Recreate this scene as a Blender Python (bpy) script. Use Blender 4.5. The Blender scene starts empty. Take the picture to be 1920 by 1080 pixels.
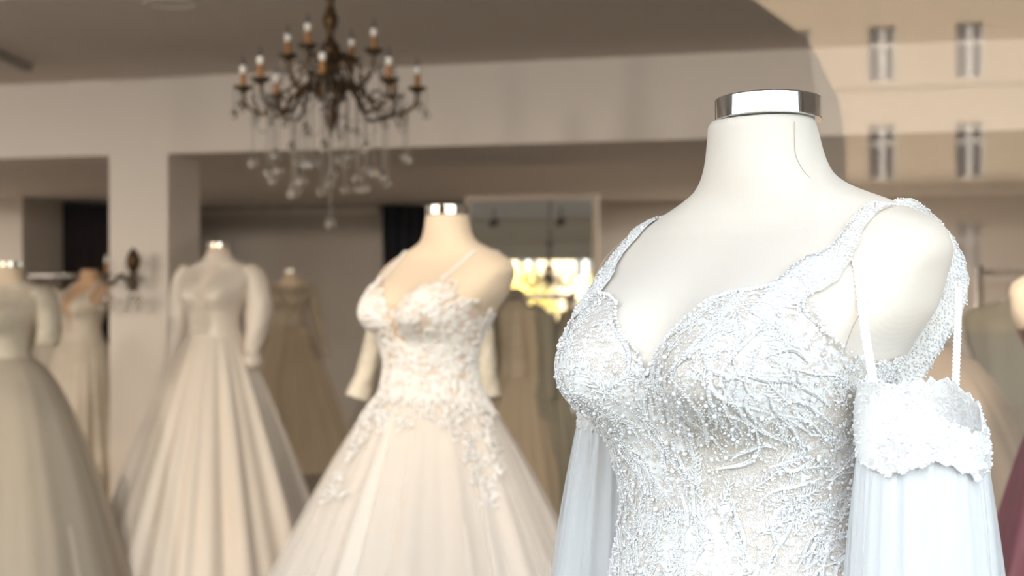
import bpy, math, random
import numpy as np
from mathutils import Vector, Matrix, noise as mnoise

C = bpy.context.scene.collection
SC = bpy.context.scene
rng = np.random.default_rng(7)
random.seed(7)
PI = math.pi
R = math.radians

# ------------------------------------------------------------------ camera
FPX = 2667.0                       # focal length in pixels of the 1920 wide frame
HC = 1.62                          # eye height
YAW = R(16.3)                      # camera turned left of the shop window's normal
HORIZON = 525.0
FWD = np.array([-math.sin(YAW), math.cos(YAW), 0.0])
RGT = np.array([math.cos(YAW), math.sin(YAW), 0.0])
cam_d = bpy.data.cameras.new('camera'); cam = bpy.data.objects.new('camera', cam_d); C.objects.link(cam)
cam.location = (0, 0, HC)
cam.rotation_euler = (PI / 2 - math.atan((540 - HORIZON) / FPX), 0, YAW)
cam_d.sensor_width = 36.0
cam_d.lens = FPX / 1920 * 36.0
cam_d.clip_start = 0.02; cam_d.clip_end = 400
cam_d.dof.use_dof = True
cam_d.dof.focus_distance = 1.40
cam_d.dof.aperture_fstop = 5.6
SC.camera = cam

# ------------------------------------------------------------------ sky, sun, exposure
SUN_EL, SUN_AZ = R(15.0), R(27.0)  # low sun behind the shop, from the left
to_sun = Vector((-math.sin(SUN_AZ) * math.cos(SUN_EL), math.cos(SUN_AZ) * math.cos(SUN_EL), math.sin(SUN_EL)))
w = bpy.data.worlds.new('sky'); SC.world = w; w.use_nodes = True
nt = w.node_tree; nt.nodes.clear()
sky = nt.nodes.new('ShaderNodeTexSky'); sky.sky_type = 'NISHITA'; sky.sun_disc = False
sky.sun_elevation = SUN_EL; sky.sun_rotation = -SUN_AZ
sky.air_density = 1.0; sky.dust_density = 2.5; sky.ozone_density = 1.0
bg = nt.nodes.new('ShaderNodeBackground'); bg.inputs['Strength'].default_value = 3.2
out = nt.nodes.new('ShaderNodeOutputWorld')
veil = nt.nodes.new('ShaderNodeMix'); veil.data_type = 'RGBA'; veil.inputs[0].default_value = 0.72      # thin even cloud
veil.inputs[7].default_value = (1.0, 0.945, 0.885, 1)
nt.links.new(sky.outputs[0], veil.inputs[6]); nt.links.new(veil.outputs[2], bg.inputs[0]); nt.links.new(bg.outputs[0], out.inputs[0])
sd = bpy.data.lights.new('sun', 'SUN'); so = bpy.data.objects.new('sun', sd); C.objects.link(so)
sd.energy = 23.0; sd.angle = R(0.6); sd.color = (1.0, 0.90, 0.76)
so.rotation_euler = to_sun.to_track_quat('Z', 'Y').to_euler()
so.location = (-30, 60, 40)
pd = bpy.data.lights.new('window_portal', 'AREA'); po = bpy.data.objects.new('window_portal', pd); C.objects.link(po)
pd.shape = 'RECTANGLE'; pd.size = 13.4; pd.size_y = 2.24; pd.cycles.is_portal = True
po.location = (-2.8, 0.84, 1.22); po.rotation_euler = (PI / 2, 0, 0)
SC.view_settings.view_transform = 'Standard'
SC.view_settings.look = 'None'
SC.view_settings.gamma = 1.0
SC.view_settings.use_curve_mapping = False
SC.view_settings.exposure = 0.12
SC.cycles.use_denoising = True
SC.cycles.max_bounces = 10
SC.cycles.diffuse_bounces = 5
SC.cycles.transparent_max_bounces = 24
SC.cycles.caustics_reflective = False
SC.cycles.caustics_refractive = False
SC.cycles.sample_clamp_indirect = 6.0

# ------------------------------------------------------------------ helpers
def pix(px, py, d):
    """The world point seen at a pixel of the 1920x1080 photograph at forward distance d."""
    p = FWD * d + RGT * ((px - 960) / FPX * d)
    return np.array([p[0], p[1], HC - (py - HORIZON) / FPX * d])

def mat(name, col, rough=0.6, metal=0.0, bump=None, **kw):
    m = bpy.data.materials.new(name); m.use_nodes = True
    b = m.node_tree.nodes['Principled BSDF']
    b.inputs['Base Color'].default_value = (*col, 1); b.inputs['Roughness'].default_value = rough; b.inputs['Metallic'].default_value = metal
    for k, v in kw.items(): b.inputs[k.replace('_', ' ')].default_value = v
    if bump:
        n = m.node_tree; t = n.nodes.new('ShaderNodeTexNoise'); co = n.nodes.new('ShaderNodeTexCoord')
        n.links.new(co.outputs['Object'], t.inputs['Vector'])
        t.inputs['Scale'].default_value = bump[0]; t.inputs['Detail'].default_value = 4
        bp = n.nodes.new('ShaderNodeBump'); bp.inputs['Strength'].default_value = bump[1]; bp.inputs['Distance'].default_value = bump[2]
        n.links.new(t.outputs[0], bp.inputs['Height']); n.links.new(bp.outputs[0], b.inputs['Normal'])
    return m

def link(name, me, m=None, parent=None, loc=None):
    o = bpy.data.objects.new(name, me); C.objects.link(o)
    if m is not None and len(me.materials) == 0: me.materials.append(m)
    if parent is not None: o.parent = parent
    if loc is not None: o.location = loc
    return o

def mesh(name, V, F, smooth=True):
    """F: int array (n,3) or (n,4), or a list of such arrays."""
    me = bpy.data.meshes.new(name)
    Fs = [np.asarray(f, dtype=np.int32) for f in (F if isinstance(F, list) else [F]) if len(f)]
    V = np.asarray(V, dtype=np.float32)
    me.vertices.add(len(V)); me.vertices.foreach_set('co', V.ravel())
    nl = sum(f.size for f in Fs); nf = sum(len(f) for f in Fs)
    me.loops.add(nl); me.polygons.add(nf)
    me.loops.foreach_set('vertex_index', np.concatenate([f.ravel() for f in Fs]))
    tot = np.concatenate([np.full(len(f), f.shape[1], np.int32) for f in Fs])
    st = np.concatenate([[0], np.cumsum(tot)[:-1]]).astype(np.int32)
    me.polygons.foreach_set('loop_start', st)
    me.polygons.foreach_set('use_smooth', np.full(nf, smooth))
    me.update(calc_edges=True); me.validate()
    return me

class MB:
    """Collects pieces of geometry for one mesh object."""
    def __init__(s): s.V = []; s.F4 = []; s.F3 = []; s.n = 0
    def add(s, V, F):
        F = np.asarray(F, dtype=np.int64)
        if len(F): (s.F4 if F.shape[1] == 4 else s.F3).append(F + s.n)
        s.V.append(np.asarray(V, dtype=float)); s.n += len(V); return s
    def box(s, lo, hi):
        x0, y0, z0 = lo; x1, y1, z1 = hi
        V = [(x0,y0,z0),(x1,y0,z0),(x1,y1,z0),(x0,y1,z0),(x0,y0,z1),(x1,y0,z1),(x1,y1,z1),(x0,y1,z1)]
        return s.add(V, [(0,3,2,1),(4,5,6,7),(0,1,5,4),(1,2,6,5),(2,3,7,6),(3,0,4,7)])
    def tube(s, P, r, k=8, N=None, flat=1.0, closed=False, cap=True):
        V, F = tube_arrays(np.asarray(P, float), r, k, N, flat, closed)
        s.add(V, F)
        if cap and not closed:
            n = len(V)
            for ring, flip in ((0, True), (len(P) - 1, False)):
                c = V[ring*k:(ring+1)*k].mean(0); i0 = s.n - n + ring*k if False else None
                s.V.append(c[None]); ci = s.n; base = s.n - n - (0 if ring == 0 else 1)
                idx = base + ring*k + np.arange(k); j = np.roll(idx, -1)
                s.F3.append(np.stack([np.full(k, ci), j, idx] if flip else [np.full(k, ci), idx, j], 1)); s.n += 1
        return s
    def lathe(s, prof, k=24, c=(0, 0, 0), sx=1.0, sy=1.0):
        prof = np.asarray(prof, float); t = np.arange(k) * 2 * PI / k
        V = np.stack([prof[:, 0:1]*np.cos(t)*sx, prof[:, 0:1]*np.sin(t)*sy, np.repeat(prof[:, 1:2], k, 1)], -1).reshape(-1, 3) + np.asarray(c)
        return s.add(V, grid_faces(len(prof), k, True))
    def build(s, name, m=None, parent=None, loc=None, smooth=True):
        F = []
        if s.F4: F.append(np.concatenate(s.F4))
        if s.F3: F.append(np.concatenate(s.F3))
        return link(name, mesh(name, np.concatenate(s.V), F, smooth), m, parent, loc)

def grid_faces(rows, cols, wrap):
    c = cols if wrap else cols - 1
    i = np.arange(rows - 1)[:, None] * cols; j = np.arange(c)[None]; j2 = (j + 1) % cols
    return np.stack([i + j, i + j2, i + cols + j2, i + cols + j], -1).reshape(-1, 4)

def tube_arrays(P, r, k=8, N=None, flat=1.0, closed=False):
    T = np.gradient(P, axis=0) if not closed else np.roll(P, -1, 0) - np.roll(P, 1, 0)
    T /= np.linalg.norm(T, axis=1, keepdims=True) + 1e-12
    if N is None:
        up = np.array([0.0, 0.0, 1.0]) if abs(T[:, 2]).mean() < 0.8 else np.array([1.0, 0.0, 0.0])
        N = np.repeat(up[None], len(P), 0)
        if not closed:                                     # carry the frame along
            n0 = up - T[0] * (up @ T[0]); N = [n0 / (np.linalg.norm(n0) + 1e-12)]
            for i in range(1, len(P)):
                n = N[-1] - T[i] * (N[-1] @ T[i]); N.append(n / (np.linalg.norm(n) + 1e-12))
            N = np.array(N)
    N = N - T * (N * T).sum(1, keepdims=True); N /= np.linalg.norm(N, axis=1, keepdims=True) + 1e-12
    B = np.cross(T, N); r = np.broadcast_to(np.asarray(r, float), (len(P),))
    a = np.arange(k) * 2 * PI / k
    V = (P[:, None] + r[:, None, None] * (np.cos(a)[None, :, None] * B[:, None] + flat * np.sin(a)[None, :, None] * N[:, None])).reshape(-1, 3)
    F = grid_faces(len(P), k, True)
    if closed:
        i = (len(P) - 1) * k + np.arange(k); j = np.arange(k)
        F = np.concatenate([F, np.stack([i, np.roll(i, -1), np.roll(j, -1), j], 1)])
    return V, F

def ico(sub):
    import bmesh
    bm = bmesh.new(); bmesh.ops.create_icosphere(bm, subdivisions=sub, radius=1.0)
    V = np.array([v.co for v in bm.verts]); F = np.array([[v.index for v in f.verts] for f in bm.faces]); bm.free()
    return V, F
ICO1, ICO2 = ico(1), ico(2)

def beads_mesh(name, P, r, tpl=ICO1):
    V, F = tpl; P = np.asarray(P, float); r = np.broadcast_to(np.asarray(r, float), (len(P),))
    VV = (P[:, None] + V[None] * r[:, None, None]).reshape(-1, 3)
    FF = (F[None] + (np.arange(len(P)) * len(V))[:, None, None]).reshape(-1, 3)
    return mesh(name, VV, FF)

def thing(name, label, cat, loc=(0, 0, 0), rotz=0.0, group=None):
    o = bpy.data.objects.new(name, None); C.objects.link(o); o.empty_display_size = 0.1
    o.location = loc; o.rotation_euler = (0, 0, rotz); o['label'] = label; o['category'] = cat
    if group: o['group'] = group
    return o

def tag(o, label, cat=None, group=None):
    o['label'] = label
    if cat: o['category'] = cat
    if group: o['group'] = group
    return o

def struct(o): o['kind'] = 'structure'; return o

def smooth_interp(x, xp, fp):
    """Monotone cubic (PCHIP) interpolation."""
    xp = np.asarray(xp, float); fp = np.asarray(fp, float); h = np.diff(xp); d = np.diff(fp) / h
    m = np.zeros(len(xp)); w1 = 2*h[1:] + h[:-1]; w2 = h[1:] + 2*h[:-1]
    with np.errstate(divide='ignore', invalid='ignore'):
        mm = np.where(d[:-1]*d[1:] > 0, (w1 + w2) / (w1/d[:-1] + w2/d[1:]), 0.0)
    m[1:-1] = mm; m[0] = d[0]; m[-1] = d[-1]
    x = np.clip(x, xp[0], xp[-1]); i = np.clip(np.searchsorted(xp, x) - 1, 0, len(h) - 1)
    t = (x - xp[i]) / h[i]
    return (2*t**3 - 3*t**2 + 1)*fp[i] + (t**3 - 2*t**2 + t)*h[i]*m[i] + (-2*t**3 + 3*t**2)*fp[i+1] + (t**3 - t**2)*h[i]*m[i+1]

# ------------------------------------------------------------------ materials
def wall_mat(name, col, scale=60, s=0.08): return mat(name, col, 0.85, bump=(scale, s, 0.002))
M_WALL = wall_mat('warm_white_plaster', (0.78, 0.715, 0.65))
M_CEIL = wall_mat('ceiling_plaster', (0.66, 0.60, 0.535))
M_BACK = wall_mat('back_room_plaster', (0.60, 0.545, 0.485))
M_FLOOR = mat('pale_floor', (0.20, 0.175, 0.15), 0.4, bump=(8, 0.05, 0.002))
M_CHROME = mat('chrome', (0.90, 0.91, 0.92), 0.04, 1.0)
M_STEEL = mat('brushed_steel', (0.72, 0.70, 0.67), 0.25, 1.0)
M_BRONZE = mat('antique_bronze', (0.080, 0.043, 0.015), 0.45, 0.7, bump=(90, 0.3, 0.002))
M_CANDLE = mat('amber_candle_sleeve', (0.33, 0.155, 0.05), 0.55)
M_BULB = mat('frosted_bulb', (0.78, 0.76, 0.70), 0.35)
M_SATIN = mat('ivory_satin', (0.80, 0.715, 0.63), 0.42, Sheen_Weight=0.25)
M_NAVY = mat('black_curtain', (0.008, 0.008, 0.012), 0.9)
M_PLUM = mat('dark_plum_curtain', (0.016, 0.006, 0.006), 0.9)
M_BURG = mat('burgundy_satin', (0.11, 0.008, 0.022), 0.4)
M_TAN = mat('tan_tulle', (0.40, 0.315, 0.235), 0.7)
M_OLIVE = mat('olive_cloth', (0.27, 0.245, 0.185), 0.8)
M_PEARL = mat('pearl', (0.90, 0.90, 0.91), 0.14, Coat_Weight=0.6, Coat_Roughness=0.05)
M_SEED = mat('seed_bead', (0.90, 0.90, 0.90), 0.2)
M_LACE = mat('white_lace_cord', (0.90, 0.895, 0.88), 0.7)
M_LACE2 = mat('cream_lace_cord', (0.90, 0.87, 0.84), 0.7)
M_NUDE = mat('nude_mesh', (0.72, 0.50, 0.33), 0.7)
M_MIRROR = mat('mirror_glass', (0.88, 0.90, 0.88), 0.0, 1.0)

def clear_mat(name, col, ior, gloss=0.0):
    """Thin clear glass: straight-through transmission, Fresnel reflection on either face."""
    m = bpy.data.materials.new(name); m.use_nodes = True; n = m.node_tree; n.nodes.clear()
    o = n.nodes.new('ShaderNodeOutputMaterial'); mx = n.nodes.new('ShaderNodeMixShader')
    t = n.nodes.new('ShaderNodeBsdfTransparent'); g = n.nodes.new('ShaderNodeBsdfGlossy')
    g.inputs['Roughness'].default_value = gloss; t.inputs[0].default_value = (*col, 1)
    fr = n.nodes.new('ShaderNodeFresnel'); ge = n.nodes.new('ShaderNodeNewGeometry')
    mi = n.nodes.new('ShaderNodeMix'); mi.inputs[2].default_value = ior; mi.inputs[3].default_value = 1 / ior
    n.links.new(ge.outputs['Backfacing'], mi.inputs[0]); n.links.new(mi.outputs[0], fr.inputs[0])
    n.links.new(fr.outputs[0], mx.inputs[0]); n.links.new(t.outputs[0], mx.inputs[1]); n.links.new(g.outputs[0], mx.inputs[2])
    n.links.new(mx.outputs[0], o.inputs[0]); return m
M_CLEARBULB = clear_mat('clear_bulb_glass', (0.80, 0.80, 0.86), 1.5, .1)
M_PANE = clear_mat('shop_window_glass', (0.985, 0.99, 0.985), 1.52)

def crystal_mat():
    m = bpy.data.materials.new('cut_crystal'); m.use_nodes = True; n = m.node_tree; n.nodes.clear()
    o = n.nodes.new('ShaderNodeOutputMaterial'); mx = n.nodes.new('ShaderNodeMixShader'); t = n.nodes.new('ShaderNodeBsdfTransparent')
    g = n.nodes.new('ShaderNodeBsdfGlass'); g.inputs['IOR'].default_value = 1.55; mx.inputs[0].default_value = 0.75
    t.inputs[0].default_value = (0.93, 0.94, 0.93, 1)
    n.links.new(t.outputs[0], mx.inputs[1]); n.links.new(g.outputs[0], mx.inputs[2]); n.links.new(mx.outputs[0], o.inputs[0]); return m
M_CRYSTAL = crystal_mat()

def jersey_mat(name, col):
    m = mat(name, col, 0.8, Sheen_Weight=0.2); n = m.node_tree; b = n.nodes['Principled BSDF']
    co = n.nodes.new('ShaderNodeTexCoord')
    wv = n.nodes.new('ShaderNodeTexWave'); wv.wave_type = 'BANDS'; wv.bands_direction = 'X'
    wv.inputs['Scale'].default_value = 110; wv.inputs['Distortion'].default_value = 0.6; wv.inputs['Detail'].default_value = 1
    nz = n.nodes.new('ShaderNodeTexNoise'); nz.inputs['Scale'].default_value = 900
    ad = n.nodes.new('ShaderNodeMath'); ad.operation = 'ADD'
    bp = n.nodes.new('ShaderNodeBump'); bp.inputs['Strength'].default_value = 0.16; bp.inputs['Distance'].default_value = 0.0006
    n.links.new(co.outputs['Object'], wv.inputs['Vector']); n.links.new(co.outputs['Object'], nz.inputs['Vector'])
    n.links.new(wv.outputs['Fac'], ad.inputs[0]); n.links.new(nz.outputs[0], ad.inputs[1])
    n.links.new(ad.outputs[0], bp.inputs['Height']); n.links.new(bp.outputs[0], b.inputs['Normal'])
    return m
M_JERSEY = jersey_mat('cream_jersey', (0.86, 0.785, 0.70))
M_JERSEY2 = jersey_mat('beige_jersey', (0.78, 0.63, 0.47))

def lace_mat(name, white, nude, scale=120, cover=0.5, net=0.14):
    """Machine lace: filled petals joined by a fine thread net over a nude lining."""
    m = mat(name, white, 0.75); n = m.node_tree; b = n.nodes['Principled BSDF']; L = n.links.new
    co = n.nodes.new('ShaderNodeTexCoord')
    vo = n.nodes.new('ShaderNodeTexVoronoi'); vo.feature = 'DISTANCE_TO_EDGE'; vo.inputs['Scale'].default_value = scale * 2.6
    L(co.outputs['Object'], vo.inputs['Vector'])
    th = n.nodes.new('ShaderNodeMapRange'); th.inputs[1].default_value = net * .5; th.inputs[2].default_value = net; th.inputs[3].default_value = 1; th.inputs[4].default_value = 0
    L(vo.outputs['Distance'], th.inputs[0])
    n2 = n.nodes.new('ShaderNodeTexNoise'); n2.inputs['Scale'].default_value = scale * 0.42; n2.inputs['Detail'].default_value = 3; n2.inputs['Distortion'].default_value = 2.2; n2.inputs['Roughness'].default_value = .45
    L(co.outputs['Object'], n2.inputs['Vector'])
    r2 = n.nodes.new('ShaderNodeMapRange'); r2.inputs[1].default_value = 1 - cover - 0.03; r2.inputs[2].default_value = 1 - cover + 0.03
    n4 = n.nodes.new('ShaderNodeTexNoise'); n4.inputs['Scale'].default_value = scale * .055; n4.inputs['Detail'].default_value = 1; L(co.outputs['Object'], n4.inputs['Vector'])
    bl = n.nodes.new('ShaderNodeMath'); bl.operation = 'MULTIPLY_ADD'; bl.inputs[1].default_value = .55; L(n4.outputs[0], bl.inputs[0])
    b2 = n.nodes.new('ShaderNodeMath'); b2.operation = 'SUBTRACT'; b2.inputs[1].default_value = .275; L(n2.outputs[0], b2.inputs[0]); L(b2.outputs[0], bl.inputs[2])
    L(bl.outputs[0], r2.inputs[0])
    mx = n.nodes.new('ShaderNodeMath'); mx.operation = 'MAXIMUM'; L(th.outputs[0], mx.inputs[0]); L(r2.outputs[0], mx.inputs[1])
    mc = n.nodes.new('ShaderNodeMix'); mc.data_type = 'RGBA'; mc.inputs[6].default_value = (*nude, 1); mc.inputs[7].default_value = (*white, 1)
    L(mx.outputs[0], mc.inputs[0]); L(mc.outputs[2], b.inputs['Base Color'])
    bp = n.nodes.new('ShaderNodeBump'); bp.inputs['Strength'].default_value = 0.7; bp.inputs['Distance'].default_value = 0.0012
    n3 = n.nodes.new('ShaderNodeTexNoise'); n3.inputs['Scale'].default_value = scale * 6
    L(co.outputs['Object'], n3.inputs['Vector'])
    ad = n.nodes.new('ShaderNodeMath'); ad.operation = 'MULTIPLY_ADD'; ad.inputs[1].default_value = 0.6
    L(n3.outputs[0], ad.inputs[0]); L(mx.outputs[0], ad.inputs[2])
    L(ad.outputs[0], bp.inputs['Height']); L(bp.outputs[0], b.inputs['Normal'])
    return m
M_LACEBASE = lace_mat('beaded_lace_over_nude', (0.90, 0.89, 0.87), (0.72, 0.595, 0.48), 190, 0.50)
M_LACESTRAP = lace_mat('lace_strap', (0.90, 0.895, 0.885), (0.85, 0.80, 0.74), 300, 0.6)
M_BLUSHLACE = lace_mat('blush_lace', (0.82, 0.72, 0.63), (0.74, 0.57, 0.45), 70, 0.35)
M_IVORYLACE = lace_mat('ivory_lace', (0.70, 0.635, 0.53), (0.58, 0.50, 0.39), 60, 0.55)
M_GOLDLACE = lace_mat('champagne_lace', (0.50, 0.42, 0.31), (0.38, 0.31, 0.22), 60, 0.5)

def tulle_mat(name, col, alpha, trans=0.35):
    m = bpy.data.materials.new(name); m.use_nodes = True; n = m.node_tree; n.nodes.clear(); L = n.links.new
    o = n.nodes.new('ShaderNodeOutputMaterial'); mx = n.nodes.new('ShaderNodeMixShader'); t = n.nodes.new('ShaderNodeBsdfTransparent')
    d = n.nodes.new('ShaderNodeBsdfDiffuse'); tr = n.nodes.new('ShaderNodeBsdfTranslucent'); m2 = n.nodes.new('ShaderNodeMixShader')
    d.inputs[0].default_value = (*col, 1); tr.inputs[0].default_value = (*col, 1); m2.inputs[0].default_value = trans
    L(d.outputs[0], m2.inputs[1]); L(tr.outputs[0], m2.inputs[2])
    if alpha >= 1: L(m2.outputs[0], o.inputs[0]); return m
    lw = n.nodes.new('ShaderNodeLayerWeight'); lw.inputs[0].default_value = 0.35        # more threads per sight line where seen edge-on
    mr = n.nodes.new('ShaderNodeMapRange'); mr.inputs[3].default_value = alpha; mr.inputs[4].default_value = min(1, alpha + 0.35)
    L(lw.outputs['Facing'], mr.inputs[0]); L(mr.outputs[0], mx.inputs[0])
    L(t.outputs[0], mx.inputs[1]); L(m2.outputs[0], mx.inputs[2]); L(mx.outputs[0], o.inputs[0]); return m
M_TULLE = tulle_mat('white_tulle', (0.88, 0.89, 0.90), 1.0, 0.25)
M_SHEER = tulle_mat('sheer_white_tulle', (0.88, 0.89, 0.90), 0.30)
M_BLUSHTULLE = tulle_mat('blush_tulle', (0.90, 0.82, 0.745), 1.0, 0.15)
M_BLUSHSHEER = tulle_mat('sheer_blush_tulle', (0.84, 0.79, 0.74), 0.25)
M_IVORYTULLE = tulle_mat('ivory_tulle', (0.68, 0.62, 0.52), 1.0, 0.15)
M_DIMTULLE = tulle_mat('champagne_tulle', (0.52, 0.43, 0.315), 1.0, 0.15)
M_IVORYSHEER = tulle_mat('sheer_ivory_tulle', (0.72, 0.66, 0.58), 0.55)

# ------------------------------------------------------------------ room
Y_PANE = 0.90                      # shop window
Y_BEAM = 7.64                      # header and pillar across the shop
Z_CEIL, Z_HEAD, Z_WIN = HC + 1.22, HC + 0.76, HC + 0.73
Y_BACK = 13.5
X_L, X_R = -9.6, 4.0
def block(name, lo, hi, m):
    return struct(MB().box(lo, hi).build(name, m, smooth=False))
block('floor', (X_L - .2, 0.80, -0.20), (X_R + .2, Y_BACK + .2, 0.0), M_FLOOR)
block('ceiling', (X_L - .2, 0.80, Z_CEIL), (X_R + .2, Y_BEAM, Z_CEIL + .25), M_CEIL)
block('wall_left', (X_L - .2, 0.80, 0.0), (X_L, Y_BACK, Z_CEIL), M_WALL)
block('wall_right', (X_R, 0.80, 0.0), (X_R + .2, Y_BACK, Z_CEIL), M_WALL)
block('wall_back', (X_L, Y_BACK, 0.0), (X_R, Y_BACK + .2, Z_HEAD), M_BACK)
# header across the shop, its underside running back as the lower ceiling of the rear room
mb = MB(); mb.box((X_L, Y_BEAM, Z_HEAD), (X_R, Y_BACK + .2, Z_CEIL + .25)); struct(mb.build('wall_middle', M_WALL, smooth=False))
x0 = -pix(205, 0, 1)[0]
def x_at(px, Y):
    d = Y / (FWD[1] + (px - 960) / FPX * RGT[1]); return FWD[0]*d + (px - 960) / FPX * d * RGT[0]
block('wall_pillar', (x_at(205, Y_BEAM), Y_BEAM, 0), (x_at(315, Y_BEAM), 8.03, Z_HEAD), M_WALL)
block('trim_1', (x_at(372, Y_BACK) - .2, Y_BACK - .08, Z_HEAD - .09), (x_at(716, Y_BACK), Y_BACK, Z_HEAD - .02), M_WALL)
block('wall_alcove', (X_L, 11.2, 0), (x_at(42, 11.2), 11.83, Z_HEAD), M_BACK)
# front wall round the shop window
mb = MB(); mb.box((X_L, 0.80, 0), (X_R, 1.0, 0.10)); mb.box((X_L, 0.80, Z_WIN), (X_R, 1.0, Z_CEIL))
struct(mb.build('wall_front', mat('pale_green_plaster', (0.80, 0.80, 0.74), .8), smooth=False))
block('trim_2', (X_L, 1.0, Z_WIN + .14), (X_R, 1.06, Z_WIN + .22), M_BULB)
block('trim_3', (X_L, 1.0, Z_CEIL - .07), (X_R, 1.06, Z_CEIL), M_BULB)
g = MB().box((X_L, Y_PANE - .004, 0.10), (X_R, Y_PANE + .004, Z_WIN)).build('window_1', M_PANE, smooth=False); struct(g)
block('baseboard_middle', (x_at(205, Y_BEAM) - .012, Y_BEAM - .015, 0), (x_at(315, Y_BEAM) + .012, Y_BEAM, .1), M_WALL)

# added fill lamps that brighten the rear room: warm discs in steel rings
M_FILL = mat('fill_lamp_disc', (1, 1, 1)); M_FILL.node_tree.nodes['Principled BSDF'].inputs['Emission Color'].default_value = (1, .80, .58, 1); M_FILL.node_tree.nodes['Principled BSDF'].inputs['Emission Strength'].default_value = 6
ld = bpy.data.lights.new('rear_fill_lamp', 'AREA'); ld.shape = 'DISK'; ld.size = .16; ld.energy = 46; ld.color = (1.0, 0.90, 0.80)
ring_me = disc_me = None
def fill_downlight(x, y, z, label, group):
    global ring_me, disc_me
    t = thing('fill_downlight', label, 'ceiling light', (x, y, z), 0, group)
    if ring_me is None:
        r_ = MB().lathe([(.085, -.001), (.085, -.012), (.11, -.012), (.115, -.004), (.115, 0)], 32).build('ring', M_STEEL, t); ring_me = r_.data
        d_ = MB().lathe([(0, -.006), (.086, -.006)], 32).build('diffuser', M_FILL, t); disc_me = d_.data
    else:
        link('ring', ring_me, None, t); link('diffuser', disc_me, None, t)
    l = bpy.data.objects.new('lamp', ld); C.objects.link(l); l.parent = t; l.location = (0, 0, -.02)
def track_spot(x, y, aim, label, lit=True, lamp=None):
    """A black can on a short stem under the front ceiling, its lamp aimed into the shop."""
    p = Vector((x, y, Z_CEIL - .16)); t = thing('track_spotlight', label, 'spotlight', (x, y, Z_CEIL), 0, 'spotlights along the front of the shop ceiling')
    q = (Vector(aim) - p).to_track_quat('-Z', 'Y')
    MB().tube([(0, 0, 0), (0, 0, -.13)], .010, 10).build('stem', M_SPOT, t)
    h = MB().lathe([(0, .09), (.03, .085), (.042, .06), (.042, -.05), (.038, -.05), (.036, -.03), (0, -.028)], 20).build('head', M_SPOT, t); h.location = (0, 0, -.16); h.rotation_mode = 'QUATERNION'; h.rotation_quaternion = q
    if not lit: return
    l = bpy.data.objects.new('lamp', lamp or sl_); C.objects.link(l); l.parent = t; l.rotation_mode = 'QUATERNION'; l.rotation_quaternion = q; l.location = Vector((0, 0, -.16)) + q @ Vector((0, 0, -.06))
M_SPOT = mat('grey_lamp_housing', (.16, .15, .14), 0.4)
sl_ = bpy.data.lights.new('spot_fill', 'SPOT'); sl_.energy = 235; sl_.spot_size = R(92); sl_.spot_blend = 1.0; sl_.shadow_soft_size = .10; sl_.color = (1.0, 0.90, 0.80)
track_spot(-4.05, 2.3, (-4.6, Y_BEAM, 1.2), 'unlit grey spotlight on the front ceiling, nearer the right edge of the mirror', False)
track_spot(-4.85, 2.3, (-5.4, Y_BEAM, 1.2), 'unlit grey spotlight on the front ceiling, nearer the left edge of the mirror', False)
dim_ = sl_.copy(); dim_.energy = 95                              # weaker added fill over the nearest gowns
for i, x in enumerate((-8.6, -7.2, -5.9, -3.1, -2.2, -.9, .6, 2.1)):  # lit row added to brighten the gowns and the header
    track_spot(x, 1.75, (x - .2, Y_BEAM, -.15), 'added grey can spotlight under the front shop ceiling, out of view, filling light on the gowns', True, dim_ if -2.5 < x < 0 else sl_)
for x, y in (tuple(pix(1440, 0, 9.6)[:2]), tuple(pix(1400, 0, 12.4)[:2]), (-9.0, 9.5)): fill_downlight(x, y, Z_HEAD, 'added round steel rimmed fill lamp in the rear room ceiling, out of view', 'added fill lamps in the rear room ceiling')

# ------------------------------------------------------------------ the street: sunlit house opposite, the shop's own building, ground, trees
M_STREET = mat('street_asphalt', (0.20, 0.195, 0.19), 0.9, bump=(40, 0.2, 0.01))
M_STUCCO = mat('sand_stucco', (0.46, 0.375, 0.28), 0.9, bump=(3, 0.15, 0.02))
M_OWN = mat('grey_render', (0.45, 0.43, 0.40), 0.9, bump=(3, 0.1, 0.02))
M_WFRAME = mat('white_window_frame', (0.75, 0.75, 0.75), 0.5)
M_WPANE = mat('dark_window_glass', (0.06, 0.075, 0.10), 0.05)
struct(MB().box((-90, -70, -0.35), (60, 0.79, -0.2)).build('street', M_STREET, smooth=False))
struct(MB().box((-36, 0.79, Z_CEIL + .26), (40, 15, 20.4)).box((-36, 0.79, -.2), (X_L - .21, 15, Z_CEIL + .26)).box((X_R + .21, 0.79, -.2), (40, 15, Z_CEIL + .26)).build('wall_exterior', M_OWN, smooth=False))
FY = -49.8
house = thing('building', 'sand coloured apartment house with tall cross-barred windows, reflected in the shop window', 'building', (0, FY, -.2))
cols_x = [-1.55 + 2.93 * k for k in range(-13, 5)]; rows_z = [9.55 + 3.45 * k for k in range(-2, 3)]
WW, WH, DEP = 0.47, 0.97, 0.28
mb = MB(); xs = [cols_x[0] - 3] + [v for c in cols_x for v in (c - WW, c + WW)] + [cols_x[-1] + 3]
zs = [0] + [v for c in rows_z for v in (c - WH + .2, c + WH + .2)] + [rows_z[-1] + 4]
for i in range(len(xs) - 1):
    for j in range(len(zs) - 1):
        if i % 2 and j % 2: continue
        if i % 2 == 0 and j > 0: continue
        mb.box((xs[i], -0.6, zs[j] if i % 2 else 0), (xs[i+1], 0, zs[j+1] if i % 2 else zs[-1]))
for z in rows_z: mb.box((xs[0], 0, z - WH - .02), (xs[-1], .12, z - WH + .10))
mb.box((xs[0], -12, 0), (xs[-1], -.7, zs[-1]))
mb.build('wall', M_STUCCO, house, smooth=False)
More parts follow.
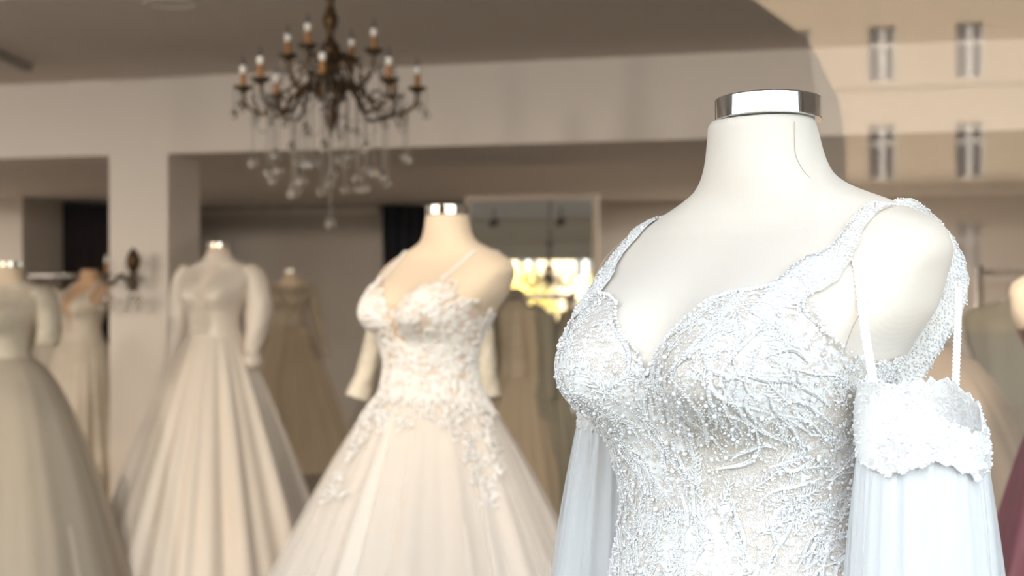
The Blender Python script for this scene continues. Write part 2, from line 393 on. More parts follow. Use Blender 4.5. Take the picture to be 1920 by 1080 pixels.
fr = MB().box((-WW, -.06, -WH), (-WW + .08, 0, WH)).box((WW - .08, -.06, -WH), (WW, 0, WH)).box((-WW, -.06, -WH), (WW, 0, -WH + .08)).box((-WW, -.06, WH - .08), (WW, 0, WH)).box((-.09, -.06, -WH), (.09, .02, WH)).box((-WW, -.06, .26), (WW, .02, .40))
pn = MB().box((-WW, -.10, -WH), (WW, -.07, WH))
f0 = p0 = None
for cx in cols_x:
    for cz in rows_z:
        if f0 is None:
            f0 = fr.build('window', M_WFRAME, house, smooth=False); p0 = pn.build('pane', M_WPANE, f0, smooth=False); f = f0
        else:
            f = f0.copy(); C.objects.link(f); f.parent = house; p = p0.copy(); C.objects.link(p); p.parent = f
        f.location = (cx, -DEP, cz + .2)
M_LEAF = mat('yellow_autumn_leaves', (0.72, 0.58, 0.14), 0.7); M_BARK = mat('bark', (0.10, 0.07, 0.05), 0.9)
def street_tree(x, y, h, seed, label):
    r = np.random.default_rng(seed); t = thing('street_tree', label, 'tree', (x, y, -.2), group='autumn trees along the street')
    MB().tube([(0, 0, 0), (.05, 0, h * .3), (0, .05, h * .7)], [.16, .12, .05]).build('trunk', M_BARK, t)
    n = 1800; u = r.normal(size=(n, 3)); u /= np.linalg.norm(u, axis=1, keepdims=True)
    P = u * (r.random((n, 1)) ** .4) * np.array([1.9, 1.9, h * .33]) + np.array([0, 0, h * .66])
    a = r.normal(size=(n, 3)); a /= np.linalg.norm(a, axis=1, keepdims=True); b = np.cross(a, r.normal(size=(n, 3))); b /= np.linalg.norm(b, axis=1, keepdims=True)
    s = .14; V = np.stack([P - a*s, P + b*s*.6, P + a*s, P - b*s*.6], 1).reshape(-1, 3)
    o = link('foliage', mesh('foliage', V, np.arange(n * 4).reshape(-1, 4), False), M_LEAF, t); o['kind'] = 'stuff'
for i, (x, y) in enumerate(((-17.0, -41), (-21.5, -43), (-12.5, -42))):
    street_tree(x, y, 5.5 + .4 * i, 20 + i, ['yellow leaved autumn tree across the street, seen in the mirror', 'taller yellow autumn tree at the kerb, reflected in the tall mirror', 'yellow autumn tree near the sand house, reflected in the mirror'][i])

# added tall dark vehicle behind the camera, there to block most reflections in the glass
M_BLOCKER = mat('dark_blocker_paint', (0.012, 0.012, 0.014), 0.35); M_TYRE = mat('tyre_rubber', (0.02, 0.02, 0.02), 0.9); M_VGLASS = mat('dark_blocker_glass', (0.01, 0.01, 0.012), 0.08)
blocker = thing('blocker', 'added dark high roofed vehicle, placed to block reflections in the left of the shop window', 'blocker', (-3.02, -4.6, -.2))
sec = np.array([(-1.35, .45), (-1.4, 1.2), (-1.38, 2.9), (-1.25, 3.06), (2.05, 3.06), (2.2, 3.02), (2.59, 2.72), (2.62, 2.5), (2.64, 1.3), (2.65, .45)])
k = len(sec); V = np.array([(x, y, z) for y in (-1.0, 1.0) for x, z in sec]); i = np.arange(k); j = (i + 1) % k
mb = MB().add(V, np.stack([i, j, j + k, i + k], 1)); c = np.array([(.6, -1.0, 1.5), (.6, 1.0, 1.5)])
mb.add(np.concatenate([V, c]), np.concatenate([np.stack([j, i, np.full(k, 2 * k)], 1), np.stack([i + k, j + k, np.full(k, 2 * k + 1)], 1)]))
mb.build('body', M_BLOCKER, blocker, smooth=False)
MB().box((1.2, .99, 1.75), (2.2, 1.012, 2.5)).build('side_window', M_VGLASS, blocker, smooth=False)
MB().box((-1.2, 1.0, .95), (2.5, 1.03, 1.03)).build('side_moulding', M_TYRE, blocker, smooth=False)
for wx in (-.75, 1.9):
    for wy in (-.88, .88):
        a_ = np.arange(25) * 2 * PI / 24
        MB().tube([(wx, wy - .12, .34), (wx, wy + .12, .34)], .34, 24).build('wheel', M_TYRE, blocker)

# ------------------------------------------------------------------ mannequin torso
# rows: height relative to the eye, half width, front depth, back depth, centre y (front is -y), roundness
TZ = np.array([
    (-0.62, .215, .172, .160, -.030, 2.0), (-0.48, .200, .164, .150, -.034, 2.0), (-0.38, .175, .148, .130, -.042, 2.0), (-0.30, .148, .129, .105, -.050, 2.0),
    (-0.25, .131, .117, .092, -.055, 2.0), (-0.215, .126, .112, .087, -.057, 2.0), (-0.17, .132, .114, .090, -.058, 2.1),
    (-0.12, .147, .118, .116, -.058, 2.2), (-0.07, .169, .121, .146, -.052, 2.3), (-0.03, .190, .117, .152, -.038, 2.4),
    (0.00, .195, .106, .136, -.020, 2.45), (0.022, .200, .095, .110, -.004, 2.45), (0.040, .194, .085, .084, .007, 2.45),
    (0.053, .180, .077, .076, .013, 2.4), (0.066, .154, .070, .070, .014, 2.3), (0.077, .130, .065, .066, .012, 2.2), (0.087, .106, .0615, .063, .009, 2.1),
    (0.097, .0865, .0595, .061, .006, 2.0), (0.109, .0730, .058, .060, .003, 2.0), (0.128, .0640, .057, .058, .002, 2.0), (0.150, .0590, .055, .0555, .001, 2.0),
    (0.163, .0562, .0535, .0535, .0, 2.0), (0.168, .0525, .0505, .0505, .0, 2.0)])
XB, ZB = 0.080, -0.084
def torso(th, z, off=0.0):
    """Point of the torso at angle th (0 = her left, -90 degrees = front) and height z, arrays of one shape."""
    a, f, b, yc, n = (smooth_interp(z, TZ[:, 0], TZ[:, i]) for i in range(1, 6))
    c, s = np.cos(th), np.sin(th)
    x = (a + off) * np.sign(c) * np.abs(c) ** (2 / n)
    y = np.where(s < 0, f + off, b + off) * np.sign(s) * np.abs(s) ** (2 / n)
    up = np.where(z > ZB, .074, .048)
    zb = np.exp(-np.abs((z - ZB) / up) ** 2.2)
    w = .062
    bump = .062 * zb * (np.exp(-np.abs((x - XB) / w) ** 2.3) + np.exp(-np.abs((x + XB) / w) ** 2.3))
    y = y - bump * np.clip(-s * 2.5, 0, 1)
    return np.stack([x, y + yc, z + HC], -1)

def surf_normals(fn, u, v, eu=1e-3, ev=1e-3):
    du = fn(u + eu, v) - fn(u - eu, v); dv = fn(u, v + ev) - fn(u, v - ev)
    n = np.cross(du, dv); return n / (np.linalg.norm(n, axis=-1, keepdims=True) + 1e-12)

def torso_off(th, z, off):
    p = torso(th, z); return p + surf_normals(torso, th, z) * (np.asarray(off)[..., None] if np.ndim(off) else off)

def torso_grid(nz, nt, z0, z1, off=0.0):
    z = np.linspace(z0, z1, nz); th = np.arange(nt) * 2 * PI / nt
    Z, T = np.meshgrid(z, th, indexing='ij'); return T, Z, torso(T, Z) if off == 0 else torso_off(T, Z, off)

def torso_mesh(name, nz, nt):
    zz = np.concatenate([np.linspace(-.62, -.02, nz), np.linspace(-.015, .168, nz)])
    th = np.arange(nt) * 2 * PI / nt; Z, T = np.meshgrid(zz, th, indexing='ij')
    V = torso(T, Z).reshape(-1, 3); F = grid_faces(len(zz), nt, True); k = len(V)
    V = np.concatenate([V, [[0, 0, HC + .168], [0, -.015, HC - .62]]])
    i = (len(zz) - 1) * nt + np.arange(nt); j = np.arange(nt)
    return mesh(name, V, [F, np.concatenate([np.stack([i, np.roll(i, -1), np.full(nt, k)], 1), np.stack([np.roll(j, -1), j, np.full(nt, k + 1)], 1)])])
TORSO_HI, TORSO_LO = torso_mesh('torso_form', 90, 128), torso_mesh('torso_form_small', 34, 48)

CAPPROF = [(0, .168), (.0540, .168), (.0550, .1681), (.0556, .1687), (.0556, .1690), (.0556, .1893), (.0556, .1896), (.0552, .1905), (.0545, .191), (.054, .191), (0, .191)]
def place(px, d, psi, roll=0.0):
    """Matrix of a form standing at a forward distance, turned psi degrees off the view and leaning by roll degrees about eye height."""
    p = pix(px, HORIZON, d)
    return Matrix.Translation(p) @ Matrix.Rotation(R(-roll), 4, Vector(FWD)) @ Matrix.Rotation(YAW - R(psi), 4, 'Z') @ Matrix.Translation((0, 0, -HC))

cap_proto = None
def mannequin(px, d, psi, label, dz=0.0, hi=False, capped=True, skin=None, group=None, roll=0.0):
    global cap_proto
    skin = skin or M_JERSEY2
    M = place(px, d, psi, roll); p = pix(px, HORIZON, d)
    t = thing('mannequin', label, 'mannequin', (p[0], p[1], 0), YAW - R(psi), group)
    Ml = (Matrix.Translation((p[0], p[1], 0)) @ Matrix.Rotation(YAW - R(psi), 4, 'Z')).inverted() @ M @ Matrix.Translation((0, 0, dz))
    b = link('body', TORSO_HI if hi else TORSO_LO, None, t)
    if len(b.data.materials) == 0: b.data.materials.append(None)
    b.material_slots[0].link = 'OBJECT'; b.material_slots[0].material = skin; b.matrix_local = Ml
    if capped:
        if cap_proto is None: c = cap_proto = MB().lathe(CAPPROF, 96, (0, 0, HC)).build('neck_cap', M_CHROME, t)
        else: c = cap_proto.copy(); C.objects.link(c); c.parent = t
        c.matrix_local = Ml
    MB().tube([(0, -.03, .02), (0, -.03, HC - .6 + dz)], .016, 12).build('pole', M_STEEL, t)
    MB().lathe([(0, 0), (.17, 0), (.17, .012), (.03, .03), (0, .03)], 32).build('base', M_STEEL, t)
    return t, M

#@@END_LIB

# ------------------------------------------------------------------ gown pieces (all in the dress form's own coordinates)
def bodice_mask(x, y, z, front, back):
    fx = np.interp(np.abs(x), [p[0] for p in front], [p[1] for p in front])
    return z < np.where(y < 0.0, fx, back)

def bodice_mesh(name, nt, nz, z0, z1, off, front, back):
    T, Z, P = torso_grid(nz, nt, z0, z1, off)
    keep = bodice_mask(P[..., 0], P[..., 1] + .02, Z, front, back)
    F = grid_faces(nz, nt, True); k = keep.ravel(); F = F[k[F].all(1)]
    used = np.zeros(nz * nt, bool); used[F] = True; idx = np.cumsum(used) - 1
    return mesh(name, P.reshape(-1, 3)[used], idx[F])

def skirt_fn(zw, hem, p=1.0, folds=14, amp=.03, seed=1, depth=.9, shift=(0, 0), floor=0.0, waist=(.13, .115, .095, -.05), sharp=.5):
    r = np.random.default_rng(seed); ph = r.random(6) * 2 * PI; n2 = folds * 2 + 3
    def fn(th, t):
        t = np.clip(t, 0, 1.02); g = t ** p
        c, s = np.cos(th), np.sin(th)
        ca = np.cos(folds * th + ph[0] + 1.3 * np.sin(2 * th + ph[1]) + .5 * t)
        f = amp * np.minimum(t * 1.6, 1) ** .8 * ((1 - sharp) * ca + sharp * (1 - 2 * np.abs(np.sin(folds * .5 * th + ph[4] + .8 * np.sin(3 * th + ph[5])))) + .35 * np.cos(n2 * th + ph[2]) + .5 * np.cos(5 * th + ph[3]))
        a = waist[0] + (hem - waist[0]) * g + f
        b = np.where(s < 0, waist[1], waist[2]) * (1 - g) + hem * depth * g + f
        x = a * c + shift[0] * g; y = b * s + waist[3] + shift[1] * g
        return np.stack([x, y, HC + zw + (floor - HC - zw) * t], -1)
    return fn

def skirt_mesh(name, fn, nt=220, nz=40, t0=0.0, t1=1.0):
    t = np.linspace(t0, t1, nz); th = np.arange(nt) * 2 * PI / nt; T, TH = np.meshgrid(t, th, indexing='ij')
    return mesh(name, fn(TH, T).reshape(-1, 3), grid_faces(nz, nt, True))

def sleeve_mesh(name, pts, rad, k=28, n=40, fold=.06, seed=3):
    pts = np.asarray(pts, float); rad = np.asarray(rad, float); u = np.linspace(0, 1, len(pts)); uu = np.linspace(0, 1, n)
    P = np.stack([smooth_interp(uu, u, pts[:, i]) for i in range(3)], 1); P[:, 2] += HC; r = smooth_interp(uu, u, rad)
    V, F = tube_arrays(P, r, k); V = V.reshape(n, k, 3); rr = np.random.default_rng(seed)
    m = sum(np.sin(np.outer(uu * f1, np.ones(k)) + np.outer(np.ones(n), np.arange(k) * 2 * PI / k * f2) + rr.random() * 6) for f1, f2 in ((9, 3), (16, 2), (24, 5))) * fold / 2
    V = P[:, None] + (V - P[:, None]) * (1 + m[..., None])
    return mesh(name, V.reshape(-1, 3), F)

def gown(M, label, cat='dress', group=None, name='wedding_gown'):
    t = thing(name, label, cat, M.translation, 0, group); t.matrix_world = M @ Matrix.Translation((0, 0, 0)); return t

def at_uv(fn, u, v, off):
    return fn(u, v) + surf_normals(fn, u, v) * off

def cords_mesh(name, fn, lines, r, flat=.55, k=5, off=.0015, sign=1.0):
    """Raised cords lying on a surface; lines: list of (u array, v array, relative width array)."""
    U = np.concatenate([l[0] for l in lines]); W_ = np.concatenate([l[1] for l in lines]); N = surf_normals(fn, U, W_) * sign; P = fn(U, W_) + N * off
    VV, FF, i, n = [], [], 0, 0
    for u, v, rr in lines:
        V, F = tube_arrays(P[i:i + len(u)], rr * r, k, N[i:i + len(u)], flat); VV.append(V); FF.append(F + n); n += len(V); i += len(u)
    return mesh(name, np.concatenate(VV), np.concatenate(FF))

# ------------------------------------------------------------------ the near gown, beaded lace
NEAR = (1440, 1.49, 46)
ROLL = 2.5
form1, M1 = mannequin(*NEAR, 'large cream jersey dress form with a chrome neck cap, nearest the glass', hi=True, skin=M_JERSEY, roll=ROLL)
M1b = [c for c in form1.children if c.name.startswith('body')][0]
for c in form1.children:
    if c.name.startswith('neck_cap'): c.matrix_local = c.matrix_local @ Matrix.Translation((0, 0, HC + .166)) @ Matrix.Rotation(R(-4), 4, (M1.inverted().to_3x3() @ Vector(RGT))) @ Matrix.Translation((0, 0, -HC - .168))
def seam(pts):
    pts = np.array(pts, float); u = np.linspace(0, 1, len(pts)); uu = np.linspace(0, 1, 60)
    return np.stack([smooth_interp(uu, u, pts[:, i]) for i in range(2)], 1)
def front_point(x, z, off=0.0, back=False):
    """Surface point(s) of the torso at lateral x and height z (front side unless back)."""
    x = np.atleast_1d(np.asarray(x, float)); z = np.atleast_1d(np.asarray(z, float))
    a, n = smooth_interp(z, TZ[:, 0], TZ[:, 1]), smooth_interp(z, TZ[:, 0], TZ[:, 5])
    c = np.clip(np.abs(x) / a, 0, .9995) ** (n / 2); th = np.arccos(c) ; th = np.where(x < 0, PI - th, th); th = th if back else -th
    return torso_off(th, z, off), surf_normals(torso, th, z), th
M_SEAM = mat('seam_thread', (0.58, 0.53, 0.46), 0.9)
SEAMPTS = [(.178, .052), (.187, .038), (.183, .015), (.177, -.018), (.168, -.048), (.155, -.083)]
for sg in (-1, 1):
    q = seam(SEAMPTS); P, N, _ = front_point(sg * q[:, 0], q[:, 1], .0003)
    o = MB().tube(P, .0006, 5, N).build('seam', M_SEAM, form1); o.matrix_local = M1b.matrix_local
NECKSEAM = [(.0505, .160), (.0535, .13), (.062, .110), (.080, .094), (.11, .082)]
q = seam(NECKSEAM); P, N, _ = front_point(q[:, 0], q[:, 1], .0002)
o = MB().tube(P, .00035, 5, N).build('seam', M_SEAM, form1); o.matrix_local = M1b.matrix_local

dress1 = gown(M1, 'white beaded lace gown with pearl straps and off shoulder tulle sleeves, nearest the glass')
FRONT1 = [(0, -.086), (.012, -.064), (.034, -.046), (.046, -.032), (.058, -.018), (.078, -.011), (.098, -.009), (.118, -.003), (.130, .006), (.137, .001), (.142, -.020), (.152, -.038), (.161, -.060), (.167, -.078), (.19, -.092), (.3, -.095)]
BACK1 = -.10
link('bodice', bodice_mesh('bodice', 460, 300, -.62, .012, .004, FRONT1, BACK1), M_LACEBASE, dress1)
def s2(th, z): return torso_off(th, z, .004)
_gz = np.linspace(-.66, .06, 361); _gt = np.linspace(-PI, PI, 481); _G = [np.zeros((361, 481), bool)] * 3
_TT, _ZZ = np.meshgrid(_gt, _gz); _PP = torso(_TT, _ZZ)
_G = [bodice_mask(_PP[..., 0], _PP[..., 1] + .02, _ZZ + m_, FRONT1, BACK1) & (_ZZ > -.60) for m_ in (0.0, .001, .002)]
def in1(th, z, margin=0.0):
    """Whether points lie on the bodice, from a table."""
    i = np.clip(np.rint((np.asarray(z) + .66) / .002).astype(int), 0, 360); j = np.rint((np.mod(np.asarray(th) + PI, 2 * PI)) / (2 * PI) * 480).astype(int)
    return _G[int(round(margin / .001))][i, j]
RS = .150                                                        # metres per radian round the form
def clip_line(u, v, rr, margin=.001, least=4):
    ok = in1(u, v, margin)
    if ok.all(): return [(u, v, rr)]
    i = np.argmin(ok); return [(u[:i], v[:i], rr[:i])] if i >= least else []
cords, ribbons, spine_beads, leaf_beads = [], [], [], []
def frond(th0, z0, ang, ln, curv, nleaf, lleaf, thick=1.0, bead=True):
    n = 16; t = np.linspace(0, 1, n); a = ang + curv * t; st = ln / (n - 1)
    u = th0 + np.concatenate([[0], np.cumsum(np.cos(a[:-1]) * st)]) / RS; v = z0 + np.concatenate([[0], np.cumsum(np.sin(a[:-1]) * st)])
    for L in clip_line(u, v, thick * (1.25 - .5 * t)):
        cords.append(L); spine_beads.append(L)
    for k in range(nleaf):
        f = .08 + .9 * k / nleaf; i = int(f * (n - 1)); side = 1 if k % 2 else -1
        m = 8; tt = np.linspace(0, 1, m); ll = lleaf * (1 - .45 * f) * rng.uniform(.8, 1.15)
        b = a[i] + side * (1.05 - .75 * tt) + rng.normal() * .08; ss = ll / (m - 1)
        uu = u[i] + np.concatenate([[0], np.cumsum(np.cos(b[:-1]) * ss)]) / RS; vv = v[i] + np.concatenate([[0], np.cumsum(np.sin(b[:-1]) * ss)])
        for L in clip_line(uu, vv, thick * np.sin(PI * (.15 + .8 * tt)) ** .7 * 1.15):
            cords.append(L)
            if rng.random() < .35: leaf_beads.append(L)
def flow(th, z):
    d = (th + PI / 2)                                            # 0 at the centre front
    return PI / 2 - 1.15 * np.tanh(d * 1.6) * (1 if z < -.16 else -.55) + .5 * math.sin(9 * z * 3 + d * 4)
for ring in range(36):
    z0 = -.60 + ring * .0171
    for j in range(42):
        th0 = -PI / 2 + (j - 21 + .5 * (ring % 2)) * 2 * PI / 42 + rng.normal() * .05
        zz = z0 + rng.normal() * .006
        if not in1(np.array(th0), np.array(zz)): continue
        if zz < -.42 and rng.random() < .5: continue
        if math.sin(th0) > .35 and rng.random() < .55: continue
        sparse = zz < -.13 and th0 > -1.35                       # the side panel shows more of the nude lining
        if sparse and rng.random() < .25: continue
        if zz > -.12 and rng.random() < .35: continue             # the cups are covered by beads more than by cords
        if rng.random() < .55:
            frond(th0, zz, flow(th0, zz) + rng.normal() * .3, rng.uniform(.026, .05), rng.uniform(-1.6, 1.6), rng.integers(10, 18), rng.uniform(.008, .013), rng.uniform(.8, 1.05))
        else:                                                    # a broad beaded leaf strand
            n = 26; t = np.linspace(0, 1, n); ln = rng.uniform(.04, .085); a = flow(th0, zz) + rng.normal() * .25 + rng.uniform(-1.5, 1.5) * (t - .3) + .25 * np.sin(t * 7 + rng.random() * 6)
            u = th0 + np.cumsum(np.cos(a)) * ln / n / RS; v = zz + np.cumsum(np.sin(a)) * ln / n
            for L in clip_line(u, v, (.25 + .9 * np.sin(PI * t)) * rng.uniform(.7, 1.3)):
                ribbons.append(L); spine_beads.append(L); leaf_beads += [L, L]
o = link('lace_ribbons', cords_mesh('lace_ribbons', s2, ribbons, .0023, .28, 6, .0006), M_LACESTRAP, dress1); o['kind'] = 'stuff'
o = link('lace_cords', cords_mesh('lace_cords', s2, cords, .00095, .5, 5, .0008), M_LACE, dress1); o['kind'] = 'stuff'
def along(L, step):
    u, v, _ = L; d = np.concatenate([[0], np.cumsum(np.hypot(np.diff(u) * RS, np.diff(v)))]); q = np.arange(step / 2, d[-1], step)
    return np.interp(q, d, u), np.interp(q, d, v)
bu, bv = [], []
for L in spine_beads: a, b = along(L, .0021); bu.append(a); bv.append(b)
for L in leaf_beads: a, b = along(L, .0030); a = a + rng.normal(size=len(a)) * .0009 / RS; bu.append(a); bv.append(b)
n = 22000; u = rng.uniform(-PI - .6, .6, n); v = rng.uniform(-.5, .01, n); ok = in1(u, v, .001) & ((v > -.14) | (rng.random(n) < .40)); bu.append(u[ok]); bv.append(v[ok])
bu, bv = np.concatenate(bu), np.concatenate(bv)
o = link('seed_beads', beads_mesh('seed_beads', at_uv(s2, bu, bv, .0024), rng.uniform(.0006, .00105, len(bu))), M_SEED, dress1); o['kind'] = 'stuff'
# pearls: scattered, and a row along the neckline
n = 2600; u = rng.uniform(-PI - .7, .75, n); v = rng.uniform(-.55, .01, n); ok = in1(u, v, .002); u, v = u[ok], v[ok]
pr = rng.choice([.0014, .0017, .0021, .0025], len(u), p=[.42, .34, .17, .07])
nx = np.concatenate([np.linspace(.004, .135, 46), np.linspace(.137, .166, 16)]); nz_ = np.interp(nx, [p[0] for p in FRONT1], [p[1] for p in FRONT1]) - .0015
NP = np.concatenate([front_point(sg * nx, nz_, .0062)[0] for sg in (-1, 1)]); NR = rng.choice([.0016, .0021, .0026], len(NP), p=[.4, .4, .2])
PP = np.concatenate([at_uv(s2, u, v, .003), NP]); PR = np.concatenate([pr, NR])
order = np.argsort(-PR + np.where(PP[:, 1] > 0, 1, 0)); big = order[:180]; rest = order[180:]
o = link('pearls', beads_mesh('pearls', PP[rest], PR[rest], ICO2), M_PEARL, dress1); o['kind'] = 'stuff'
pearl_me = mesh('pearl', ICO2[0], ICO2[1])
pearl_me.materials.append(M_PEARL)
for i in big:
    o = link('pearl', pearl_me, None, dress1, tuple(PP[i])); o.scale = (PR[i],) * 3
INV1 = M1.inverted()
def to1(P): return np.array([INV1 @ Vector(p) for p in np.atleast_2d(P)])
# shoulder straps: beaded ribbons from the bust over the shoulder and down the back
def ribbon(P, N, wid, th=.0016, scallop=0.0, sn=0.0):
    """A flat band along P with surface normals N."""
    T = np.gradient(P, axis=0); T /= np.linalg.norm(T, axis=1, keepdims=True); B = np.cross(T, N); B /= np.linalg.norm(B, axis=1, keepdims=True)
    w_ = np.broadcast_to(np.asarray(wid, float), (len(P),)) * (1 + scallop * np.sin(np.arange(len(P)) * sn)); cs = np.linspace(-1, 1, 7)
    top = P[:, None] + B[:, None] * (cs[None, :, None] * w_[:, None, None] / 2) + N[:, None] * (th * (1 - .5 * cs ** 2))[None, :, None]
    bot = P[:, None] + B[:, None] * (cs[None, :, None] * w_[:, None, None] / 2) - N[:, None] * th * .2
    V = np.concatenate([top, bot[:, ::-1]], 1); k = V.shape[1]
    return V.reshape(-1, 3), grid_faces(len(P), k, True), B, w_
def smooth_path(pts, n):
    pts = np.asarray(pts, float); d = np.concatenate([[0], np.cumsum(np.linalg.norm(np.diff(pts, axis=0), axis=1))])
    q = np.linspace(0, d[-1], n); return np.stack([smooth_interp(q, d, pts[:, i]) for i in range(pts.shape[1])], 1)
STRAP = [(.112, -.034), (.121, -.012), (.134, .006), (.143, .020), (.1435, .034), (.1415, .046), (.142, .056), (.144, .066)]
BACKSTRAP = [(.147, .066), (.152, .050), (.157, .030), (.160, .0), (.160, -.03), (.156, -.06), (.148, -.09), (.140, -.12)]
BACKEDGE = [(1708, 388, 1.45), (1745, 424, 1.485), (1768, 455, 1.485), (1786, 490, 1.475), (1792, 530, 1.465), (1784, 566, 1.45), (1762, 606, 1.44), (1734, 648, 1.43), (1708, 690, 1.425), (1686, 730, 1.42)]
for sg in (-1, 1):
    q = smooth_path(STRAP, 60); Pf, Nf, _ = front_point(sg * q[:, 0], q[:, 1], .003)
    qb = smooth_path(BACKSTRAP, 70); Pb, Nb, _ = front_point(sg * qb[:, 0], qb[:, 1], .003, True)
    if sg > 0:
        Pb = to1([pix(*p) for p in smooth_path(BACKEDGE, 70)]); Nb = np.repeat((INV1.to_3x3() @ Vector(-FWD))[:] and [list(INV1.to_3x3() @ Vector(-FWD))], 70, 0)
    P = np.concatenate([Pf, Pb]); P = smooth_path(P, 150)
    for _ in range(6): P[1:-1] = (P[:-2] + 2 * P[1:-1] + P[2:]) / 4
    N = np.concatenate([Nf, Nb]); N = np.stack([np.interp(np.linspace(0, 1, 150), np.linspace(0, 1, len(N)), N[:, i]) for i in range(3)], 1)
    for _ in range(10): N[1:-1] = (N[:-2] + 2 * N[1:-1] + N[2:]) / 4
    N /= np.linalg.norm(N, axis=1, keepdims=True)
    t = np.linspace(0, 1, 150); wd = np.interp(t, [0, .09, .15, .20, .27, .5, .7, 1], [.020, .034, .040, .030, .019, .022, .024, .024] if sg < 0 else [.020, .036, .046, .026, .016, .016, .026, .036])
    V, F, B, w_ = ribbon(P, N, wd, .002, .05, 1.1)
    st = link('strap', mesh('strap', V, F), M_LACESTRAP, dress1)
    bp, br = [], []
    for i in range(149):
        for c in np.linspace(-.92, .92, 8):
            bp.append(P[i] + B[i] * w_[i] / 2 * (c + rng.normal() * .05) + N[i] * .0028 + (P[i + 1] - P[i]) * rng.random()); br.append(rng.uniform(.0009, .0014) * (1.5 if rng.random() < .06 else 1))
    o = link('strap_beads', beads_mesh('strap_beads', bp, br), M_SEED, st); o['kind'] = 'stuff'

# off-shoulder sleeves: a scalloped lace cuff, pleated tulle below, thin pearl tapes above
def arm_sleeve(cx, d, top, bot, hw, tulle_hw, drift, seed, hwd=.90):
    r = np.random.default_rng(seed)
    sl = bpy.data.objects.new('sleeve', None); C.objects.link(sl); sl.parent = dress1
    ph = np.radians([-180, -135, -90, -45, 0, 45, 90, 135, 180])
    def cuff(th, v, o_=0.0):
        th = np.asarray(th, float); tw = np.mod(th + PI, 2 * PI) - PI
        yt = np.interp(tw, ph, top) + 3.5 * np.sin(26 * th) + 2.5 * np.sin(41 * th + 1); yb = np.interp(tw, ph, bot) - 3 * np.sin(22 * th)
        y = yt + (yb - yt) * v; hw_ = (hw + .003 * np.sin(v * PI) + .0018 * np.sin(7 * th + 3 * v) + o_) * (1 - .07 * (1 - v))
        p = FWD * (d + hw_ * hwd * np.sin(th))[..., None] + RGT * ((cx - 960) / FPX * d + hw_ * np.cos(th))[..., None]
        return p + np.array([0, 0, 1.0]) * (HC - (y - HORIZON) / FPX * d)[..., None]
    nt_, nv_ = 200, 26; th = np.arange(nt_) * 2 * PI / nt_; TH, V_ = np.meshgrid(th, np.linspace(0, 1, nv_), indexing='xy')
    c = link('cuff', mesh('cuff', to1(cuff(TH, V_).reshape(-1, 3)), grid_faces(nv_, nt_, True)), M_LACESTRAP, sl)
    sol = c.modifiers.new('thickness', 'SOLIDIFY'); sol.thickness = .0016
    ls = []
    for k in range(120):
        th0, v0 = r.uniform(-PI, PI), r.uniform(.05, .95); a = r.uniform(0, 2 * PI); m = 9; t = np.linspace(0, 1, m); aa = a + r.uniform(-2.5, 2.5) * t
        u = th0 + np.cumsum(np.cos(aa)) * .0035 / hw; v = v0 + np.cumsum(np.sin(aa)) * .0035 / (abs(bot[2] - top[2]) / FPX * d)
        if v.min() > .02 and v.max() < .98: ls.append((u, v, np.ones(m)))
    cf = lambda u, v: to1(cuff(u, v, .0008).reshape(-1, 3)).reshape(np.shape(u) + (3,))
    s_ = 1.0 if ((surf_normals(cf, np.array([0.0]), np.array([.5]))[0]) @ (cf(np.array([0.0]), np.array([.5]))[0] - cf(np.array([PI]), np.array([.5]))[0])) > 0 else -1.0
    mb = MB()
    for u, v, rr in ls:
        N = surf_normals(cf, u, v) * s_; V2, F2 = tube_arrays(cf(u, v) + N * .0004, .0012, 5, N, .4); mb.add(V2, F2)
    o = mb.build('cuff_lace', M_LACE, sl); o['kind'] = 'stuff'
    n = 700; u = r.uniform(-PI, PI, n); v = np.concatenate([r.random(n - 260), r.choice([.01, .99], 260)]); N = surf_normals(cf, u, v) * s_
    o = link('cuff_beads', beads_mesh('cuff_beads', cf(u, v) + N * .0014, r.choice([.0009, .0013, .0018], n, p=[.55, .3, .15])), M_PEARL, sl); o['kind'] = 'stuff'
    for u, v, rr in ((-.55, .45, .0036), (-.62, .44, .0028), (-.75, .70, .0038), (-.92, .95, .0040)):
        u = np.array([u]); v = np.array([v]); N = surf_normals(cf, u, v) * s_
        q = link('pearl', pearl_me, None, sl, tuple((cf(u, v) + N * .002)[0])); q.scale = (rr,) * 3
    yb0 = float(np.mean(bot)) - 30
    for nm, m_, grow, n1, amp, z_end in (('tulle', M_TULLE, 1.0, 15, .0028, -.60), ('outer_tulle', M_SHEER, 1.13, 9, .0036, -.60)):
        zt = -(yb0 - HORIZON) / FPX * d
        nz_, nt2 = 46, 420; t = np.linspace(0, 1, nz_)[:, None]; th = np.arange(nt2)[None] * 2 * PI / nt2
        wdt = hw * .97 + (tulle_hw * grow - hw * .97) * np.sin(np.minimum(t / .62, 1) * PI / 2) - (.05 * np.maximum(t - .75, 0) / .25)
        f = amp * (.4 + t) * (np.sin(n1 * th + 2 * np.sin(3 * th) + 1.2 * t) + .55 * np.sin((2 * n1 + 3) * th + 2 * t) ) + .004 * t * np.sin(5 * th + 1)
        rr = wdt + f
        p = FWD * (d + rr * .8 * np.sin(th))[..., None] + RGT * ((cx - 960) / FPX * d + drift * t + rr * np.cos(th))[..., None] + np.array([0, 0, 1.0]) * (HC + zt + (z_end - zt) * t + 0 * th)[..., None]
        link(nm, mesh(nm, to1(p.reshape(-1, 3)), grid_faces(nz_, nt2, True)), m_, sl)
    return cf
arm_sleeve(1728, 1.29, [715, 712, 772, 806, 775, 716, 722, 745, 715], [856, 884, 852, 892, 862, 855, 850, 850, 856], .0570, .0690, .012, 5)
